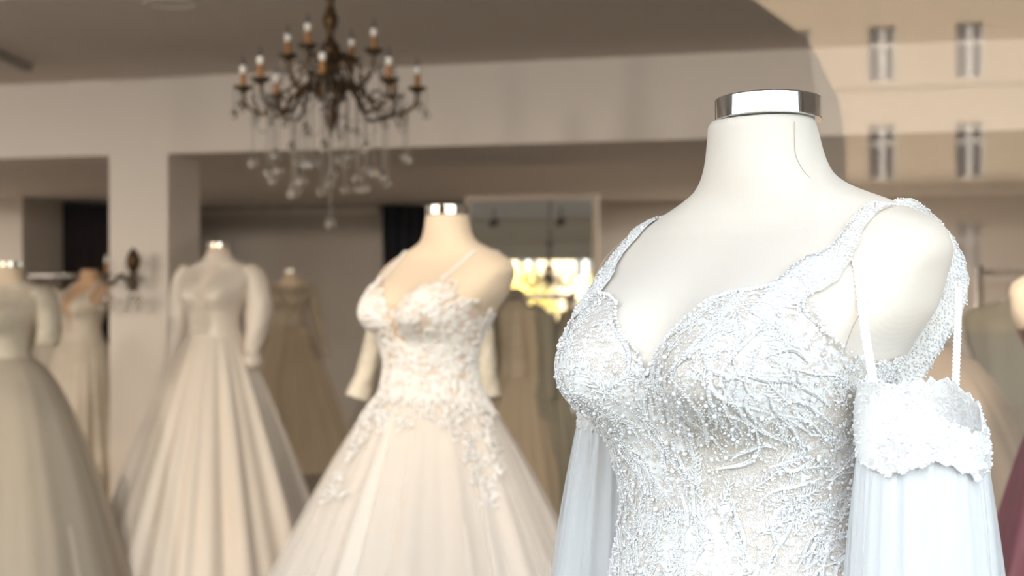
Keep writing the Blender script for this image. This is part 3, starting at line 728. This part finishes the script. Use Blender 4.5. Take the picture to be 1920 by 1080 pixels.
arm_sleeve(1152, 1.63, [700, 700, 700, 700, 700, 690, 690, 700, 700], [800, 805, 800, 806, 800, 800, 796, 800, 800], .0400, .0660, -.004, 6)
def tape(pts, wd, pearls, name='sleeve_tape'):
    q = smooth_path(pts, 50); P = np.array([pix(x, y, d) for x, y, d in q]); N = np.repeat(-FWD[None], 50, 0); P, N = to1(P), np.array([INV1.to_3x3() @ Vector(n) for n in N])
    V, F, B, w_ = ribbon(P, N, wd, .0012)
    t = link(name, mesh(name, V, F), M_LACE, dress1)
    pp = smooth_path(P, pearls) + np.array([INV1.to_3x3() @ Vector(-FWD)]) * .0022
    bb = np.concatenate([pp, *(P[::2] + B[::2] * s * wd * .52 for s in (-1, 1))])
    o = link('tape_beads', beads_mesh('tape_beads', bb, np.concatenate([rng.uniform(.0014, .0020, pearls), rng.uniform(.0006, .001, len(bb) - pearls)]), ICO2), M_PEARL, t); o['kind'] = 'stuff'
tape([(1605, 487, 1.318), (1612, 540, 1.30), (1622, 620, 1.27), (1638, 716, 1.245)], .0075, 22)
tape([(1797, 535, 1.385), (1796, 600, 1.37), (1794, 660, 1.35), (1792, 722, 1.325)], .0070, 3)
# skirt below the frame
sk1 = skirt_fn(-.60, .42, 1.3, 12, .03, 11, 1.0, (0, 0), 0.0, (.216, .178, .166, -.030))
link('skirt', skirt_mesh('skirt', sk1, 160, 24), M_LACEBASE, dress1)

# ------------------------------------------------------------------ the other gowns
def spirals(fn, spots, r0, turns, seed, sign=1.0, su=.15, sv=1.0):
    r = np.random.default_rng(seed); out_ = []
    for u0, v0, k in spots:
        n = 34; t = np.linspace(.12, 1, n); a = r.uniform(0, 6.3) + r.choice([-1, 1]) * turns * 2 * PI * t; rad = r0 * k * t
        out_.append((u0 + rad * np.cos(a) / su, v0 + rad * np.sin(a) / sv, .7 + .5 * (1 - t)))
        for q in range(4):
            m = 9; t2 = np.linspace(0, 1, m); b = r.uniform(0, 6.3); bb = b + r.uniform(-2, 2) * t2; rr_ = r0 * k * .9
            out_.append((u0 + (rr_ * np.cos(b) + rr_ * 1.1 * t2 * np.cos(bb)) / su, v0 + (rr_ * np.sin(b) + rr_ * 1.1 * t2 * np.sin(bb)) / sv, .5 + .9 * np.sin(PI * t2)))
    return out_

# blush gown in the middle
form2, M2 = mannequin(838, 3.65, 39, 'beige dress form with chrome cap wearing the blush lace gown in the middle')
g2 = gown(M2, 'blush tulle wedding gown with white swirling lace bodice and plunging neckline')
FRONT2 = [(0, -.135), (.010, -.10), (.022, -.066), (.040, -.042), (.060, -.022), (.085, -.004), (.105, .004), (.125, .0), (.140, -.018), (.155, -.045), (.17, -.07), (.19, -.08), (.3, -.085)]
link('bodice', bodice_mesh('bodice', 260, 150, -.33, .006, .004, FRONT2, -.09), M_BLUSHLACE, g2)
ins = [(0, -.066), (.02, -.067), (.021, -.068), (.022, -.3)]
T_, Z_, P_ = torso_grid(60, 200, -.15, -.062, .0035); k_ = ((np.abs(P_[..., 0]) < .026) & (P_[..., 1] < 0)).ravel(); F_ = grid_faces(60, 200, True)
link('neckline_insert', mesh('neckline_insert', P_.reshape(-1, 3), F_[k_[F_].all(1)]), M_NUDE, g2)
r2 = np.random.default_rng(5); sp = []
for _ in range(900):
    th, z = r2.uniform(-PI - .5, .5), r2.uniform(-.34, .0); p = torso(np.array(th), np.array(z))
    if bodice_mask(p[0], p[1] + .02, z + .012, FRONT2, -.09) and all(np.hypot((th - a) * .15, z - b) > .021 for a, b, _k in sp): sp.append((th, z, r2.uniform(.7, 1.2)))
s2b = lambda th, z: torso_off(th, z, .004)
o = link('lace_swirls', cords_mesh('lace_swirls', s2b, spirals(s2b, sp, .018, 1.6, 8), .0036, .6, 5, .001), M_LACE2, g2); o['kind'] = 'stuff'
for sg in (-1, 1):
    q = smooth_path([(.100, -.002), (.106, .02), (.112, .045), (.116, .062), (.118, .072)], 30); Pf, Nf, _ = front_point(sg * q[:, 0], q[:, 1], .003); qb = smooth_path([(.120, .070), (.118, .04), (.112, 0), (.10, -.05), (.09, -.09)], 30); Pb, Nb, _ = front_point(sg * qb[:, 0], qb[:, 1], .003, True)
    P = smooth_path(np.concatenate([Pf, Pb]), 60); N = np.concatenate([Nf, Nb]); V, F, B, w_ = ribbon(P, N, .009, .003, .15, .9); link('strap', mesh('strap', V, F), M_LACE2, g2)
sk = skirt_fn(-.285, .78, .82, 13, .030, 4, .9, (0, -.02), 0.0, (.129, .118, .093, -.055))
link('skirt', skirt_mesh('skirt', sk, 300, 50), M_BLUSHTULLE, g2)
sk_o = skirt_fn(-.28, .81, .82, 9, .030, 9, .9, (0, -.02), 0.0, (.132, .121, .096, -.055))
link('overskirt', skirt_mesh('overskirt', sk_o, 260, 40), M_BLUSHSHEER, g2)
sp = []
for _ in range(1500):
    th, t = r2.uniform(-PI - .4, .4), r2.uniform(0, .42) ** 1.15
    hang = .05 + .17 * max(0, math.cos(4 * th + 1.3)) ** 4
    if t < hang and all(np.hypot((th - a) * .2, (t - b) * 1.3) > .026 for a, b, _k in sp): sp.append((th, t, r2.uniform(.6, 1.1)))
o = link('skirt_lace', cords_mesh('skirt_lace', sk_o, spirals(sk_o, sp, .016, 1.4, 12, 1, .2, 1.33), .0030, .6, 5, .002, -1.0), M_LACE2, g2); o['kind'] = 'stuff'

def sleeves(g, m, left, right, rl, rr, seed=3):
    """left = image left (her right)."""
    for pts, rad in ((left, rl), (right, rr)): link('sleeve', sleeve_mesh('sleeve', pts, rad, 28, 44, .05, seed), m, g)

# long sleeved lace gown hanging behind the blush one
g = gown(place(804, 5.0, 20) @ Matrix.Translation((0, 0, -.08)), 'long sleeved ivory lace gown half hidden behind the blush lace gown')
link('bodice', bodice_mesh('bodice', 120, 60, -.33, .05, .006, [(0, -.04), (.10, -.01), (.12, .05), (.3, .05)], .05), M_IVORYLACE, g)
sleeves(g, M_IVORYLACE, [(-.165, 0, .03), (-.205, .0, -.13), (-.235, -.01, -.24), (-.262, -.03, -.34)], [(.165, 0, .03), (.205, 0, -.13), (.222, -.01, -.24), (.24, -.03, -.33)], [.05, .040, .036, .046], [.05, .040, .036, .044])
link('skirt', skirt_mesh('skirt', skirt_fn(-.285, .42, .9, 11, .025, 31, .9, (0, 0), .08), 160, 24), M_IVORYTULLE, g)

# high necked satin gown
form3, M3 = mannequin(410, 7.3, 14, 'dress form with a small chrome cap inside the high necked satin gown')
g3 = gown(M3, 'ivory satin wedding gown with high collar, ruffled placket and long sleeves beside the pillar')
link('bodice', bodice_mesh('bodice', 160, 90, -.33, .12, .007, [(0, .13), (.3, .13)], .13), M_SATIN, g3)
MB().lathe([(.078, .092), (.070, .105), (.066, .135), (.064, .137), (.062, .13)], 40, (0, 0, HC)).build('collar', M_SATIN, g3)
pl = MB()
for zz in np.linspace(.07, -.27, 22):
    x = np.linspace(-.034, .034, 13); P, N, _ = front_point(x, np.full(13, zz), .012); P[:, 2] += .004 * np.sin(np.linspace(0, 6 * PI, 13)); pl.tube(P, .0055, 6, N)
pl.build('placket', M_SATIN, g3)
sleeves(g3, M_SATIN, [(-.150, .005, .052), (-.192, .0, .0), (-.222, .0, -.16), (-.243, -.02, -.36), (-.262, -.05, -.58)], [(.150, .005, .052), (.195, 0, .0), (.228, -.01, -.14), (.222, -.03, -.25), (.205, -.06, -.37)], [.050, .060, .055, .045, .034], [.050, .064, .066, .058, .036])
MB().lathe([(.030, .03), (.048, .02), (.060, -.02), (.052, -.045), (.03, -.05)], 26, (.208, -.07, HC - .395)).build('cuff', M_SATIN, g3)
MB().lathe([(.030, .03), (.042, .02), (.046, -.03), (.03, -.04)], 26, (-.264, -.055, HC - .60)).build('cuff', M_SATIN, g3)
link('skirt', skirt_mesh('skirt', skirt_fn(-.275, .66, .88, 11, .036, 17, .9, (0, -.05), 0.0, (.138, .124, .10, -.055), .7), 340, 46), M_SATIN, g3)

# champagne gown behind it, in the rear room
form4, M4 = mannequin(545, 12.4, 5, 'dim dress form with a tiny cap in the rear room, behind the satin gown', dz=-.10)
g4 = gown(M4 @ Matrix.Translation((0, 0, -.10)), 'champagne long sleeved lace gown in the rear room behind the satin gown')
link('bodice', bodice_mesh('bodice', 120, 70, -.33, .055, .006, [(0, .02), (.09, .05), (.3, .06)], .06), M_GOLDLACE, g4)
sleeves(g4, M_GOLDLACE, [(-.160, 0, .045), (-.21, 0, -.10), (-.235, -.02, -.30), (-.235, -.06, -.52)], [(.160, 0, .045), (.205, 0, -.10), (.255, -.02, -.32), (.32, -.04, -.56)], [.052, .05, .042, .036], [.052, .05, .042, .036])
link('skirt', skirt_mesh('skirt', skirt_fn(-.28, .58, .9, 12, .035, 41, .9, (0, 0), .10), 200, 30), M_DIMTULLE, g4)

# ball gown at the left edge
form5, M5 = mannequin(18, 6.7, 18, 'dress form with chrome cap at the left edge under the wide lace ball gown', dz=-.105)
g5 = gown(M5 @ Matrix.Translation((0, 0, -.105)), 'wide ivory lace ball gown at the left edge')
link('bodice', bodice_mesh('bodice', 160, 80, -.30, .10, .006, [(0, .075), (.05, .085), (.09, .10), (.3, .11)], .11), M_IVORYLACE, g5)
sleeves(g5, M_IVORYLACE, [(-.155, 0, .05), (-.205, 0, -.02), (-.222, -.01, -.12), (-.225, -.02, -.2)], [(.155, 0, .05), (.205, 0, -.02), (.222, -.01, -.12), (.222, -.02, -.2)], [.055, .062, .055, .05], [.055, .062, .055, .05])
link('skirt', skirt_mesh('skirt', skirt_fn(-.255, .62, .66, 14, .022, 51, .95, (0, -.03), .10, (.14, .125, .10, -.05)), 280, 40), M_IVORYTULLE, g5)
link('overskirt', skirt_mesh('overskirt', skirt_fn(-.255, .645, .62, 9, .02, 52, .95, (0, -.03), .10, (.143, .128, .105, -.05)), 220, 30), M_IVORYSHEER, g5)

# slim gown with a plunging neck behind the pillar
form6, M6 = mannequin(168, 9.3, 28, 'bare necked dress form without cap beside the dark doorway', dz=-.10, capped=False, skin=jersey_mat('tan_jersey', (0.58, 0.37, 0.22)))
g6 = gown(M6 @ Matrix.Translation((0, 0, -.10)), 'slim ivory gown with deep plunging neckline, partly behind the pillar')
link('bodice', bodice_mesh('bodice', 160, 90, -.35, .06, .006, [(0, -.24), (.012, -.12), (.03, -.06), (.06, .0), (.09, .035), (.105, .055), (.118, .05), (.135, .0), (.16, -.05), (.3, -.08)], -.10), M_IVORYLACE, g6)
for sg in (-1, 1):
    q = smooth_path([(.105, .03), (.10, .06), (.098, .088)], 16); Pf, Nf, _ = front_point(sg * q[:, 0], q[:, 1], .004); V, F, B, w_ = ribbon(Pf, Nf, .02, .003); link('strap', mesh('strap', V, F), M_IVORYLACE, g6)
link('skirt', skirt_mesh('skirt', skirt_fn(-.27, .36, .55, 10, .02, 61, .9, (0, -.02), .10), 180, 30), M_IVORYLACE, g6)

# hanging gowns and their rails
def rail(pa, pb, ends, label, h=None):
    a, b = pix(*pa), pix(*pb); b[2] = a[2]; t = thing('garment_rail', label, 'clothes rail', (a[0], a[1], 0)); o_ = np.array([a[0], a[1], 0])
    MB().tube([a - o_, b - o_], .014, 12).build('bar', M_STEEL, t)
    for e, p in ((0, a), (1, b)):
        if e in ends: MB().tube([(p - o_) * (1, 1, 0), p - o_ + (0, 0, .03)], .017, 12).build('post', M_STEEL, t)
    return t
rail((50, 517, 10.2), (262, 517, 10.6), (0, 1), 'steel clothes rail behind the left ball gown')
rail((1838, 511, 6.4), (2060, 511, 6.1), (0, 1), 'steel clothes rail at the right edge behind the nearest gown')
rail((925, 556, 8.5), (1075, 556, 8.35), (0, 1), 'steel clothes rail of gowns in front of the tall mirror')
def hung(px, d, psi, label, ztop, mb_, ms, hem, hemz, seed, wd=1.0, sleeve=None, p=.9, name='wedding_gown', cat='dress', group=None, rail_y=517, dep=.45):
    M = place(px, d, psi); g = thing(name, label, cat, M.translation, 0, group); g.matrix_world = M
    prof = [(-.42, .20, .10), (-.33, .16, .085), (-.25, .15, .08), (-.12, .185, .09), (-.04, .195, .085), (0, .175, .06), (.03, .10, .04), (.045, .05, .03)]
    th = np.arange(60) * 2 * PI / 60; zz = np.linspace(-.42, .045, 34); pr_ = [np.array(c) for c in zip(*prof)]
    a = smooth_interp(zz, pr_[0], pr_[1]) * wd; b = smooth_interp(zz, pr_[0], pr_[2]) * wd
    V = np.stack([a[:, None] * np.cos(th), b[:, None] * np.sin(th) * (1 + .06 * np.sin(9 * th)), np.repeat(zz[:, None] + HC + ztop, 60, 1)], -1).reshape(-1, 3)
    link('bodice', mesh('bodice', V, grid_faces(34, 60, True)), mb_, g)
    fn = skirt_fn(ztop - .40, hem, p, 11, .03, seed, dep, (0, 0), hemz, (.19 * wd, .095 * wd, .095 * wd, 0.0)); link('skirt', skirt_mesh('skirt', fn, 180, 26), ms, g)
    hk = (HORIZON - rail_y) / FPX * d
    MB().tube([(-.16 * wd, 0, HC + ztop + .0), (0, 0, HC + ztop + .055), (.16 * wd, 0, HC + ztop + .0)], .006, 8).tube([(0, 0, HC + ztop + .05), (0, 0, HC + hk - .02), (.012, 0, HC + hk + .016), (0, .0, HC + hk + .022)], .003, 6).build('hanger', M_STEEL, g)
    if sleeve: sleeves(g, sleeve, [(-.16 * wd, 0, ztop - .01), (-.21 * wd, 0, ztop - .2), (-.225 * wd, 0, ztop - .5)], [(.16 * wd, 0, ztop - .01), (.21 * wd, 0, ztop - .2), (.225 * wd, 0, ztop - .5)], [.055, .05, .045], [.055, .05, .045])
    return g
hung(95, 10.3, 25, 'pale sheer ivory gown hanging on the rail behind the left ball gown', -.10, M_IVORYTULLE, M_IVORYTULLE, .30, .35, 71, .8)
hung(128, 10.45, 25, 'narrow brown gown hanging between the ivory gowns on the left rail', -.13, M_TAN, M_TAN, .16, .5, 72, .55, name='evening_gown')
hung(966, 8.48, 50, 'champagne tulle ball gown hanging on the rail before the mirror', -.17, M_GOLDLACE, M_DIMTULLE, .56, .02, 73, .8, M_DIMTULLE, .75, rail_y=556, dep=.8)
hung(1004, 8.42, 60, 'olive beige long sleeved gown hanging second on the rail by the mirror', -.19, M_OLIVE, M_OLIVE, .34, .2, 74, .75, M_OLIVE, rail_y=556)
hung(1042, 8.38, 65, 'dull olive gown hanging last on the rail by the mirror', -.29, M_OLIVE, M_OLIVE, .36, .15, 75, .7, rail_y=556)
hung(1890, 6.35, 30, 'greenish grey garment hanging on the right rail', -.14, M_OLIVE, M_OLIVE, .34, .25, 76, 1.0, rail_y=511, name='garment')

# tan gown and burgundy gown on the right
form8, M8 = mannequin(1690, 4.5, 20, 'dress form hidden inside the tan tulle gown behind the nearest gown', skin=M_TAN)
g8 = gown(M8, 'tan tulle gown standing behind the nearest white gown', name='evening_gown')
link('bodice', bodice_mesh('bodice', 120, 70, -.33, .09, .006, [(0, .06), (.12, .07), (.3, .08)], .08), M_TAN, g8)
link('skirt', skirt_mesh('skirt', skirt_fn(-.20, .78, .62, 12, .02, 81, .9, (0, 0), 0.0, (.15, .125, .11, -.05)), 220, 30), M_TAN, g8)
form9, M9 = mannequin(2062, 3.3, 25, 'pale dress form wearing the burgundy gown, cut off by the right edge', dz=-.05)
g9 = gown(M9 @ Matrix.Translation((0, 0, -.05)), 'burgundy satin gown cut off at the lower right corner', name='evening_gown')
link('bodice', bodice_mesh('bodice', 120, 60, -.33, .0, .006, [(0, -.06), (.08, -.02), (.13, -.05), (.3, -.09)], -.09), M_BURG, g9)
link('skirt', skirt_mesh('skirt', skirt_fn(-.265, .44, .8, 9, .02, 91, .9, (0, 0), .05, (.139, .127, .104, -.056)), 160, 26), M_BURG, g9)

# ------------------------------------------------------------------ curtains, mirror, ceiling fittings
def curtain(xa, xb, y, z1, m, label, folds, seed, name='curtain'):
    n = 160; x = np.linspace(xa, xb, n); z = np.linspace(.02, z1, 12); X, Z = np.meshgrid(x, z); r = np.random.default_rng(seed)
    Yv = .045 * np.sin((X - xa) / (xb - xa) * folds * 2 * PI + .6 * np.sin(Z * 2)) + .012 * np.sin(X * 31)
    V = np.stack([X - (xa + xb) / 2, Yv, Z], -1).reshape(-1, 3); t = thing(name, label, 'curtain', ((xa + xb) / 2, y, 0))
    c = link('panel', mesh('panel', V, grid_faces(12, n, False)), m, t); so_ = c.modifiers.new('thickness', 'SOLIDIFY'); so_.thickness = .006
    MB().tube([(-(xb - xa) / 2 - .05, 0, z1), ((xb - xa) / 2 + .05, 0, z1)], .012, 10).build('rod', M_STEEL, t)
curtain(x_at(100, 11.95), x_at(262, 11.95), 11.95, Z_HEAD - .015, M_PLUM, 'dark plum curtain filling the doorway left of the pillar', 9, 1)
curtain(x_at(719, 13.3), x_at(905, 13.3), 13.3, Z_HEAD - .015, M_NAVY, 'black curtain hanging behind the middle dress form', 8, 2)
MX0, MX1, MY, MZ = x_at(868, 9.0), x_at(1118, 9.0), 9.0, HC + .561
mir = thing('wall_mirror', 'tall mirror reflecting a chandelier and the bright shop window', 'mirror', ((MX0 + MX1) / 2, MY, 0)); mir.rotation_euler = (R(-1.68), 0, 0)
hw = (MX1 - MX0) / 2
MB().box((-hw + .03, -.004, .15), (hw - .03, .004, MZ - .03)).build('glass', M_MIRROR, mir, smooth=False)
M_MFRAME = mat('beige_mirror_frame', (0.52, 0.44, 0.35), 0.5)
MB().box((-hw, -.02, 0), (-hw + .035, .02, MZ)).box((hw - .035, -.02, 0), (hw, .02, MZ)).box((-hw + .035, -.02, MZ - .035), (hw - .035, .02, MZ)).box((-hw + .035, -.02, 0), (hw - .035, .02, .16)).build('frame', M_MFRAME, mir, smooth=False)
MB().box((-hw + .02, .006, .1), (hw - .02, .03, MZ - .02)).box((-hw * .7, .03, 0), (-hw * .6, .5, .04)).box((hw * .6, .03, 0), (hw * .7, .5, .04)).build('back_panel', M_MFRAME, mir, smooth=False)

def ceil_pt(px, py, z): return pix(px, py, (z - HC) * FPX / (HORIZON - py))
p = ceil_pt(320, 6, Z_CEIL)
t = thing('ceiling_vent', 'round pale ring vent in the ceiling left of the chandelier', 'vent', (p[0], p[1] , Z_CEIL))
MB().lathe([(.098, 0), (.10, -.005), (.115, -.005), (.118, -.002), (.118, 0)], 48).build('ring', M_WALL, t); MB().lathe([(0, -.002), (.06, -.003), (.099, -.001)], 40).build('cover', M_CEIL, t)
a, b = ceil_pt(-60, 68, Z_CEIL), ceil_pt(54, 121, Z_CEIL); dv = (b - a) / np.linalg.norm(b - a)
t = thing('ceiling_track', 'slim grey lighting track on the ceiling at the upper left', 'track', (a[0], a[1], Z_CEIL)); L_ = np.linalg.norm(b - a)
o = MB().box((0, -.022, -.04), (L_, .022, 0)).build('track_bar', wall_mat('grey_track', (.35, .32, .28)), t, smooth=False); o.rotation_euler = (0, 0, math.atan2(dv[1], dv[0]))

# ------------------------------------------------------------------ chandeliers and the wall sconce
drop_me = None; ball_me = None
def crystal_drop(parent, p, s=1.0):
    """A cut drop on a small ring."""
    global drop_me, ball_me
    if drop_me is None:
        m_ = MB().lathe([(0, .018), (.005, .011), (.0135, .0), (.0170, -.010), (.0145, -.020), (.008, -.026), (0, -.028)], 12); o_ = m_.build('crystal_drop', M_CRYSTAL, parent, smooth=False); drop_me = o_.data
    else: o_ = link('crystal_drop', drop_me, None, parent)
    o_.location = p; o_.scale = (s, s, s); return o_
def chandelier(px, py, d, label, rot):
    c = pix(px, py, d)                                          # the stem's axis at the height of the lower dishes
    root = thing('chandelier', label, 'chandelier', (c[0], c[1], Z_CEIL), rot); zo = c[2] - Z_CEIL
    zc = -zo
    prof = [(.0, .0), (.052, 0), (.056, -.012), (.04, -.03), (.018, -.042), (.010, -.06)]
    MB().lathe(prof, 28).build('canopy', M_BRONZE, root)
    st = [(.008, zc - zc - .055), (.008, -.09), (.020, -.10), (.023, -.13), (.012, -.15), (.018, -.185), (.030, -.215), (.026, -.245), (.012, -.27), (.016, -.30), (.034, -.325), (.040, -.35), (.030, -.385), (.016, -.42), (.022, -.45), (.05, -.475), (.062, -.50), (.058, -.525), (.036, -.555), (.022, -.575), (.028, -.60), (.020, -.625), (.010, -.655), (.004, -.69), (0, -.695)]
    k = zo / -.385
    stem_p = [(r_, z * 1.0) for r_, z in st]; f = (zo - .19) / -.695
    MB().lathe([(r_ * 1.0, z * f) for r_, z in stem_p], 24).build('stem', M_BRONZE, root)
    leaves = MB()
    for tier_z, n_, rad in ((zo + .10, 9, .075), (zo - .015, 10, .085)):
        for q in range(n_):
            a_ = q * 2 * PI / n_; t_ = np.linspace(0, 1, 8); P = np.stack([(.03 + rad * t_) * math.cos(a_), (.03 + rad * t_) * math.sin(a_), tier_z + .05 * np.sin(t_ * 2.6) - .02 * t_], 1); leaves.tube(P, .014 * np.sin(PI * (.1 + .85 * t_)) + .001, 6, None, .4)
    leaves.build('leaf_collar', M_BRONZE, root)
    proto = {}
    def arm(a_, rad, zdish, z0, big):
        key = big
        if key not in proto:
            t_ = np.linspace(0, 1, 46)
            K = np.array([(.025, z0), (rad * .22, z0 + .075), (rad * .42, z0 + .02), (rad * .60, z0 - .055), (rad * .80, z0 - .055 + (zdish - z0) * .25), (rad * .97, zdish - .055), (rad, zdish - .004)])
            xs_ = smooth_path(np.stack([K[:, 0], 0 * K[:, 0], K[:, 1]], 1), 46)
            A = MB().tube(xs_, np.interp(t_, [0, .5, 1], [.0095, .0078, .0065]), 8)
            cu = np.linspace(0, 1.7 * PI, 18); A.tube(np.stack([rad * .52 + .030 * np.cos(cu) * (1 - cu / 9), 0 * cu, z0 + .02 + .030 * np.sin(cu) * (1 - cu / 9)], 1), .0055, 6)
            A.tube(np.stack([rad * .80 + .024 * np.cos(cu + 2) * (1 - cu / 9), 0 * cu, zdish - .075 + .024 * np.sin(cu + 2) * (1 - cu / 9)], 1), .0045, 6)
            am = A.build('arm', M_BRONZE, root); proto[key] = [am]
            dd = MB().lathe([(0, -.012), (.012, -.010), (.030, .004), (.040, .012), (.0385, .0145), (.012, .004), (0, .004)], 22, (rad, 0, zdish)).build('drip_pan', M_BRONZE, am)
            cc = MB().lathe([(.0115, .002), (.0115, .062), (.009, .064), (0, .064)], 14, (rad, 0, zdish)).build('candle', M_CANDLE, am)
            bb = MB().lathe([(.009, .062), (.0135, .070), (.0145, .082), (.0130, .092)], 14, (rad, 0, zdish)).build('bulb_base', M_BULB, am)
            bt = MB().lathe([(.0130, .092), (.010, .105), (.0065, .117), (.003, .130), (0, .135)], 14, (rad, 0, zdish)).build('bulb_tip', M_CLEARBULB, am)
            proto[key] += [dd, cc, bb, bt]; o_ = am
        else:
            o_ = proto[key][0].copy(); C.objects.link(o_); o_.parent = root
            for ch in proto[key][1:]: c_ = ch.copy(); C.objects.link(c_); c_.parent = o_
        o_.rotation_euler = (0, 0, a_); return o_
    ends = []
    for q in range(8): a_ = R(-95 + 45 * q); arm(a_, .335, zo, zo - .045, True); ends.append((a_, .335, zo))
    for q in range(4): a_ = R(-117 + 90 * q); arm(a_, .185, zo + .135, zo + .06, False); ends.append((a_, .185, zo + .135))
    chains = []
    r_ = np.random.default_rng(3)
    for a_, rad, z in ends:                                      # drops under the dishes
        for da, dr, ln in ((-.10, .012, .055), (.10, .012, .055), (0, -.05, .10), (0.02, .034, .085)):
            x, y = (rad + dr) * math.cos(a_ + da * .3 / rad), (rad + dr) * math.sin(a_ + da * .3 / rad)
            crystal_drop(root, (x, y, z - ln), r_.uniform(.75, 1.05)); chains.append(((x, y, z), (x, y, z - ln + .012)))
    for q in range(26):                                          # long strands below
        a_ = q * 2 * PI / 26 + .1; rad = [.30, .22, .25, .16][q % 4]; zl = zo + [-.26, -.33, -.30, -.37][q % 4] + r_.normal() * .012; x, y = rad * math.cos(a_), rad * math.sin(a_)
        crystal_drop(root, (x, y, zl), r_.uniform(.95, 1.3)); chains.append(((x, y, zo - .06), (x, y, zl + .018)))
    for q in range(14):
        a_ = q * 2 * PI / 14; rad = .10 + .05 * (q % 2); zl = zo - .15 - .06 * (q % 3); x, y = rad * math.cos(a_), rad * math.sin(a_)
        crystal_drop(root, (x, y, zl), 1.0); chains.append(((x, y, zo - .03), (x, y, zl + .018)))
    crystal_drop(root, (0, 0, zo - .50), 1.25); chains.append(((0, 0, zo - .19), (0, 0, zo - .48)))
    bp = [np.array(a0) + (np.array(b0) - np.array(a0)) * t0 for a0, b0 in chains for t0 in np.arange(.0, 1, .011 / max(abs(a0[2] - b0[2]), .012))]
    for q in range(8):                                           # swags of beads between the arms
        a0, a1 = R(-95 + 45 * q), R(-95 + 45 * (q + 1))
        for t0 in np.linspace(0, 1, 22): bp.append(np.array([.30 * math.cos(a0 + (a1 - a0) * t0), .30 * math.sin(a0 + (a1 - a0) * t0), zo - .05 - .10 * math.sin(PI * t0)]))
    o_ = link('bead_chains', beads_mesh('bead_chains', bp, .0048), M_CRYSTAL, root); o_['kind'] = 'stuff'
    return root
ch1 = chandelier(620, 170, 5.5, 'antique bronze candle chandelier with hanging crystal drops in front of the header', YAW + R(7.3))
def copy_tree(o, parent=None):
    c = o.copy(); C.objects.link(c); c.parent = parent
    for k in list(o.children): copy_tree(k, c)
    return c
ch2 = copy_tree(ch1); ch2.location = (-3.62, 4.4, Z_CEIL - .58); ch2.scale = (.72, .72, .72); MB().tube([(0, 0, -.01), (0, 0, .80)], .012, 8).build('chain', M_BRONZE, ch2); ch2.rotation_euler = (0, 0, .4); ch2['label'] = 'second bronze chandelier, seen only as a dark reflection in the mirror'

sc = pix(250, 533, 7.64 / (FWD[1] + (250 - 960) / FPX * RGT[1]))
t = thing('wall_sconce', 'two armed bronze wall sconce with crystal drops on the white pillar', 'wall lamp', (sc[0], Y_BEAM, sc[2]))
MB().lathe([(0, 0), (.045, 0), (.04, .015), (.015, .025), (0, .03)], 20).build('wall_plate', M_BRONZE, t).rotation_euler = (PI / 2, 0, 0)
drops = []
for sx in (-1, 1):
    P = smooth_path([(0, -.02, 0), (sx * .035, -.09, .055), (sx * .065, -.13, .0), (sx * .092, -.15, .02), (sx * .092, -.15, .055)], 30)
    am = MB().tube(P, .012, 8).build('arm', M_BRONZE, t); c0 = (sx * .092, -.15, .055)
    MB().lathe([(0, -.012), (.014, -.01), (.036, .006), (.034, .010), (0, .002)], 18, c0).build('drip_pan', M_BRONZE, am)
    MB().lathe([(.012, 0), (.013, .075), (0, .077)], 12, c0).build('candle', M_CANDLE, am)
    MB().lathe([(.010, .075), (.013, .088), (.008, .108), (0, .125)], 12, c0).build('bulb', M_BULB, am)
    for q in range(5):
        a_ = q * 2 * PI / 5; p_ = (c0[0] + .034 * math.cos(a_), c0[1] + .034 * math.sin(a_), c0[2] - .13 - .05 * (q % 2)); crystal_drop(t, p_, 1.15); drops += [(p_[0], p_[1], z) for z in np.arange(p_[2] + .02, c0[2], .011)]
am = MB().lathe([(0, -.06), (.022, -.05), (.040, -.01), (.042, .03), (.026, .065), (.008, .09), (0, .092)], 16, (.092, -.152, .125)).build('shade', M_BRONZE, t)
o = link('bead_chains', beads_mesh('bead_chains', drops, .0045), M_CRYSTAL, t); o['kind'] = 'stuff'
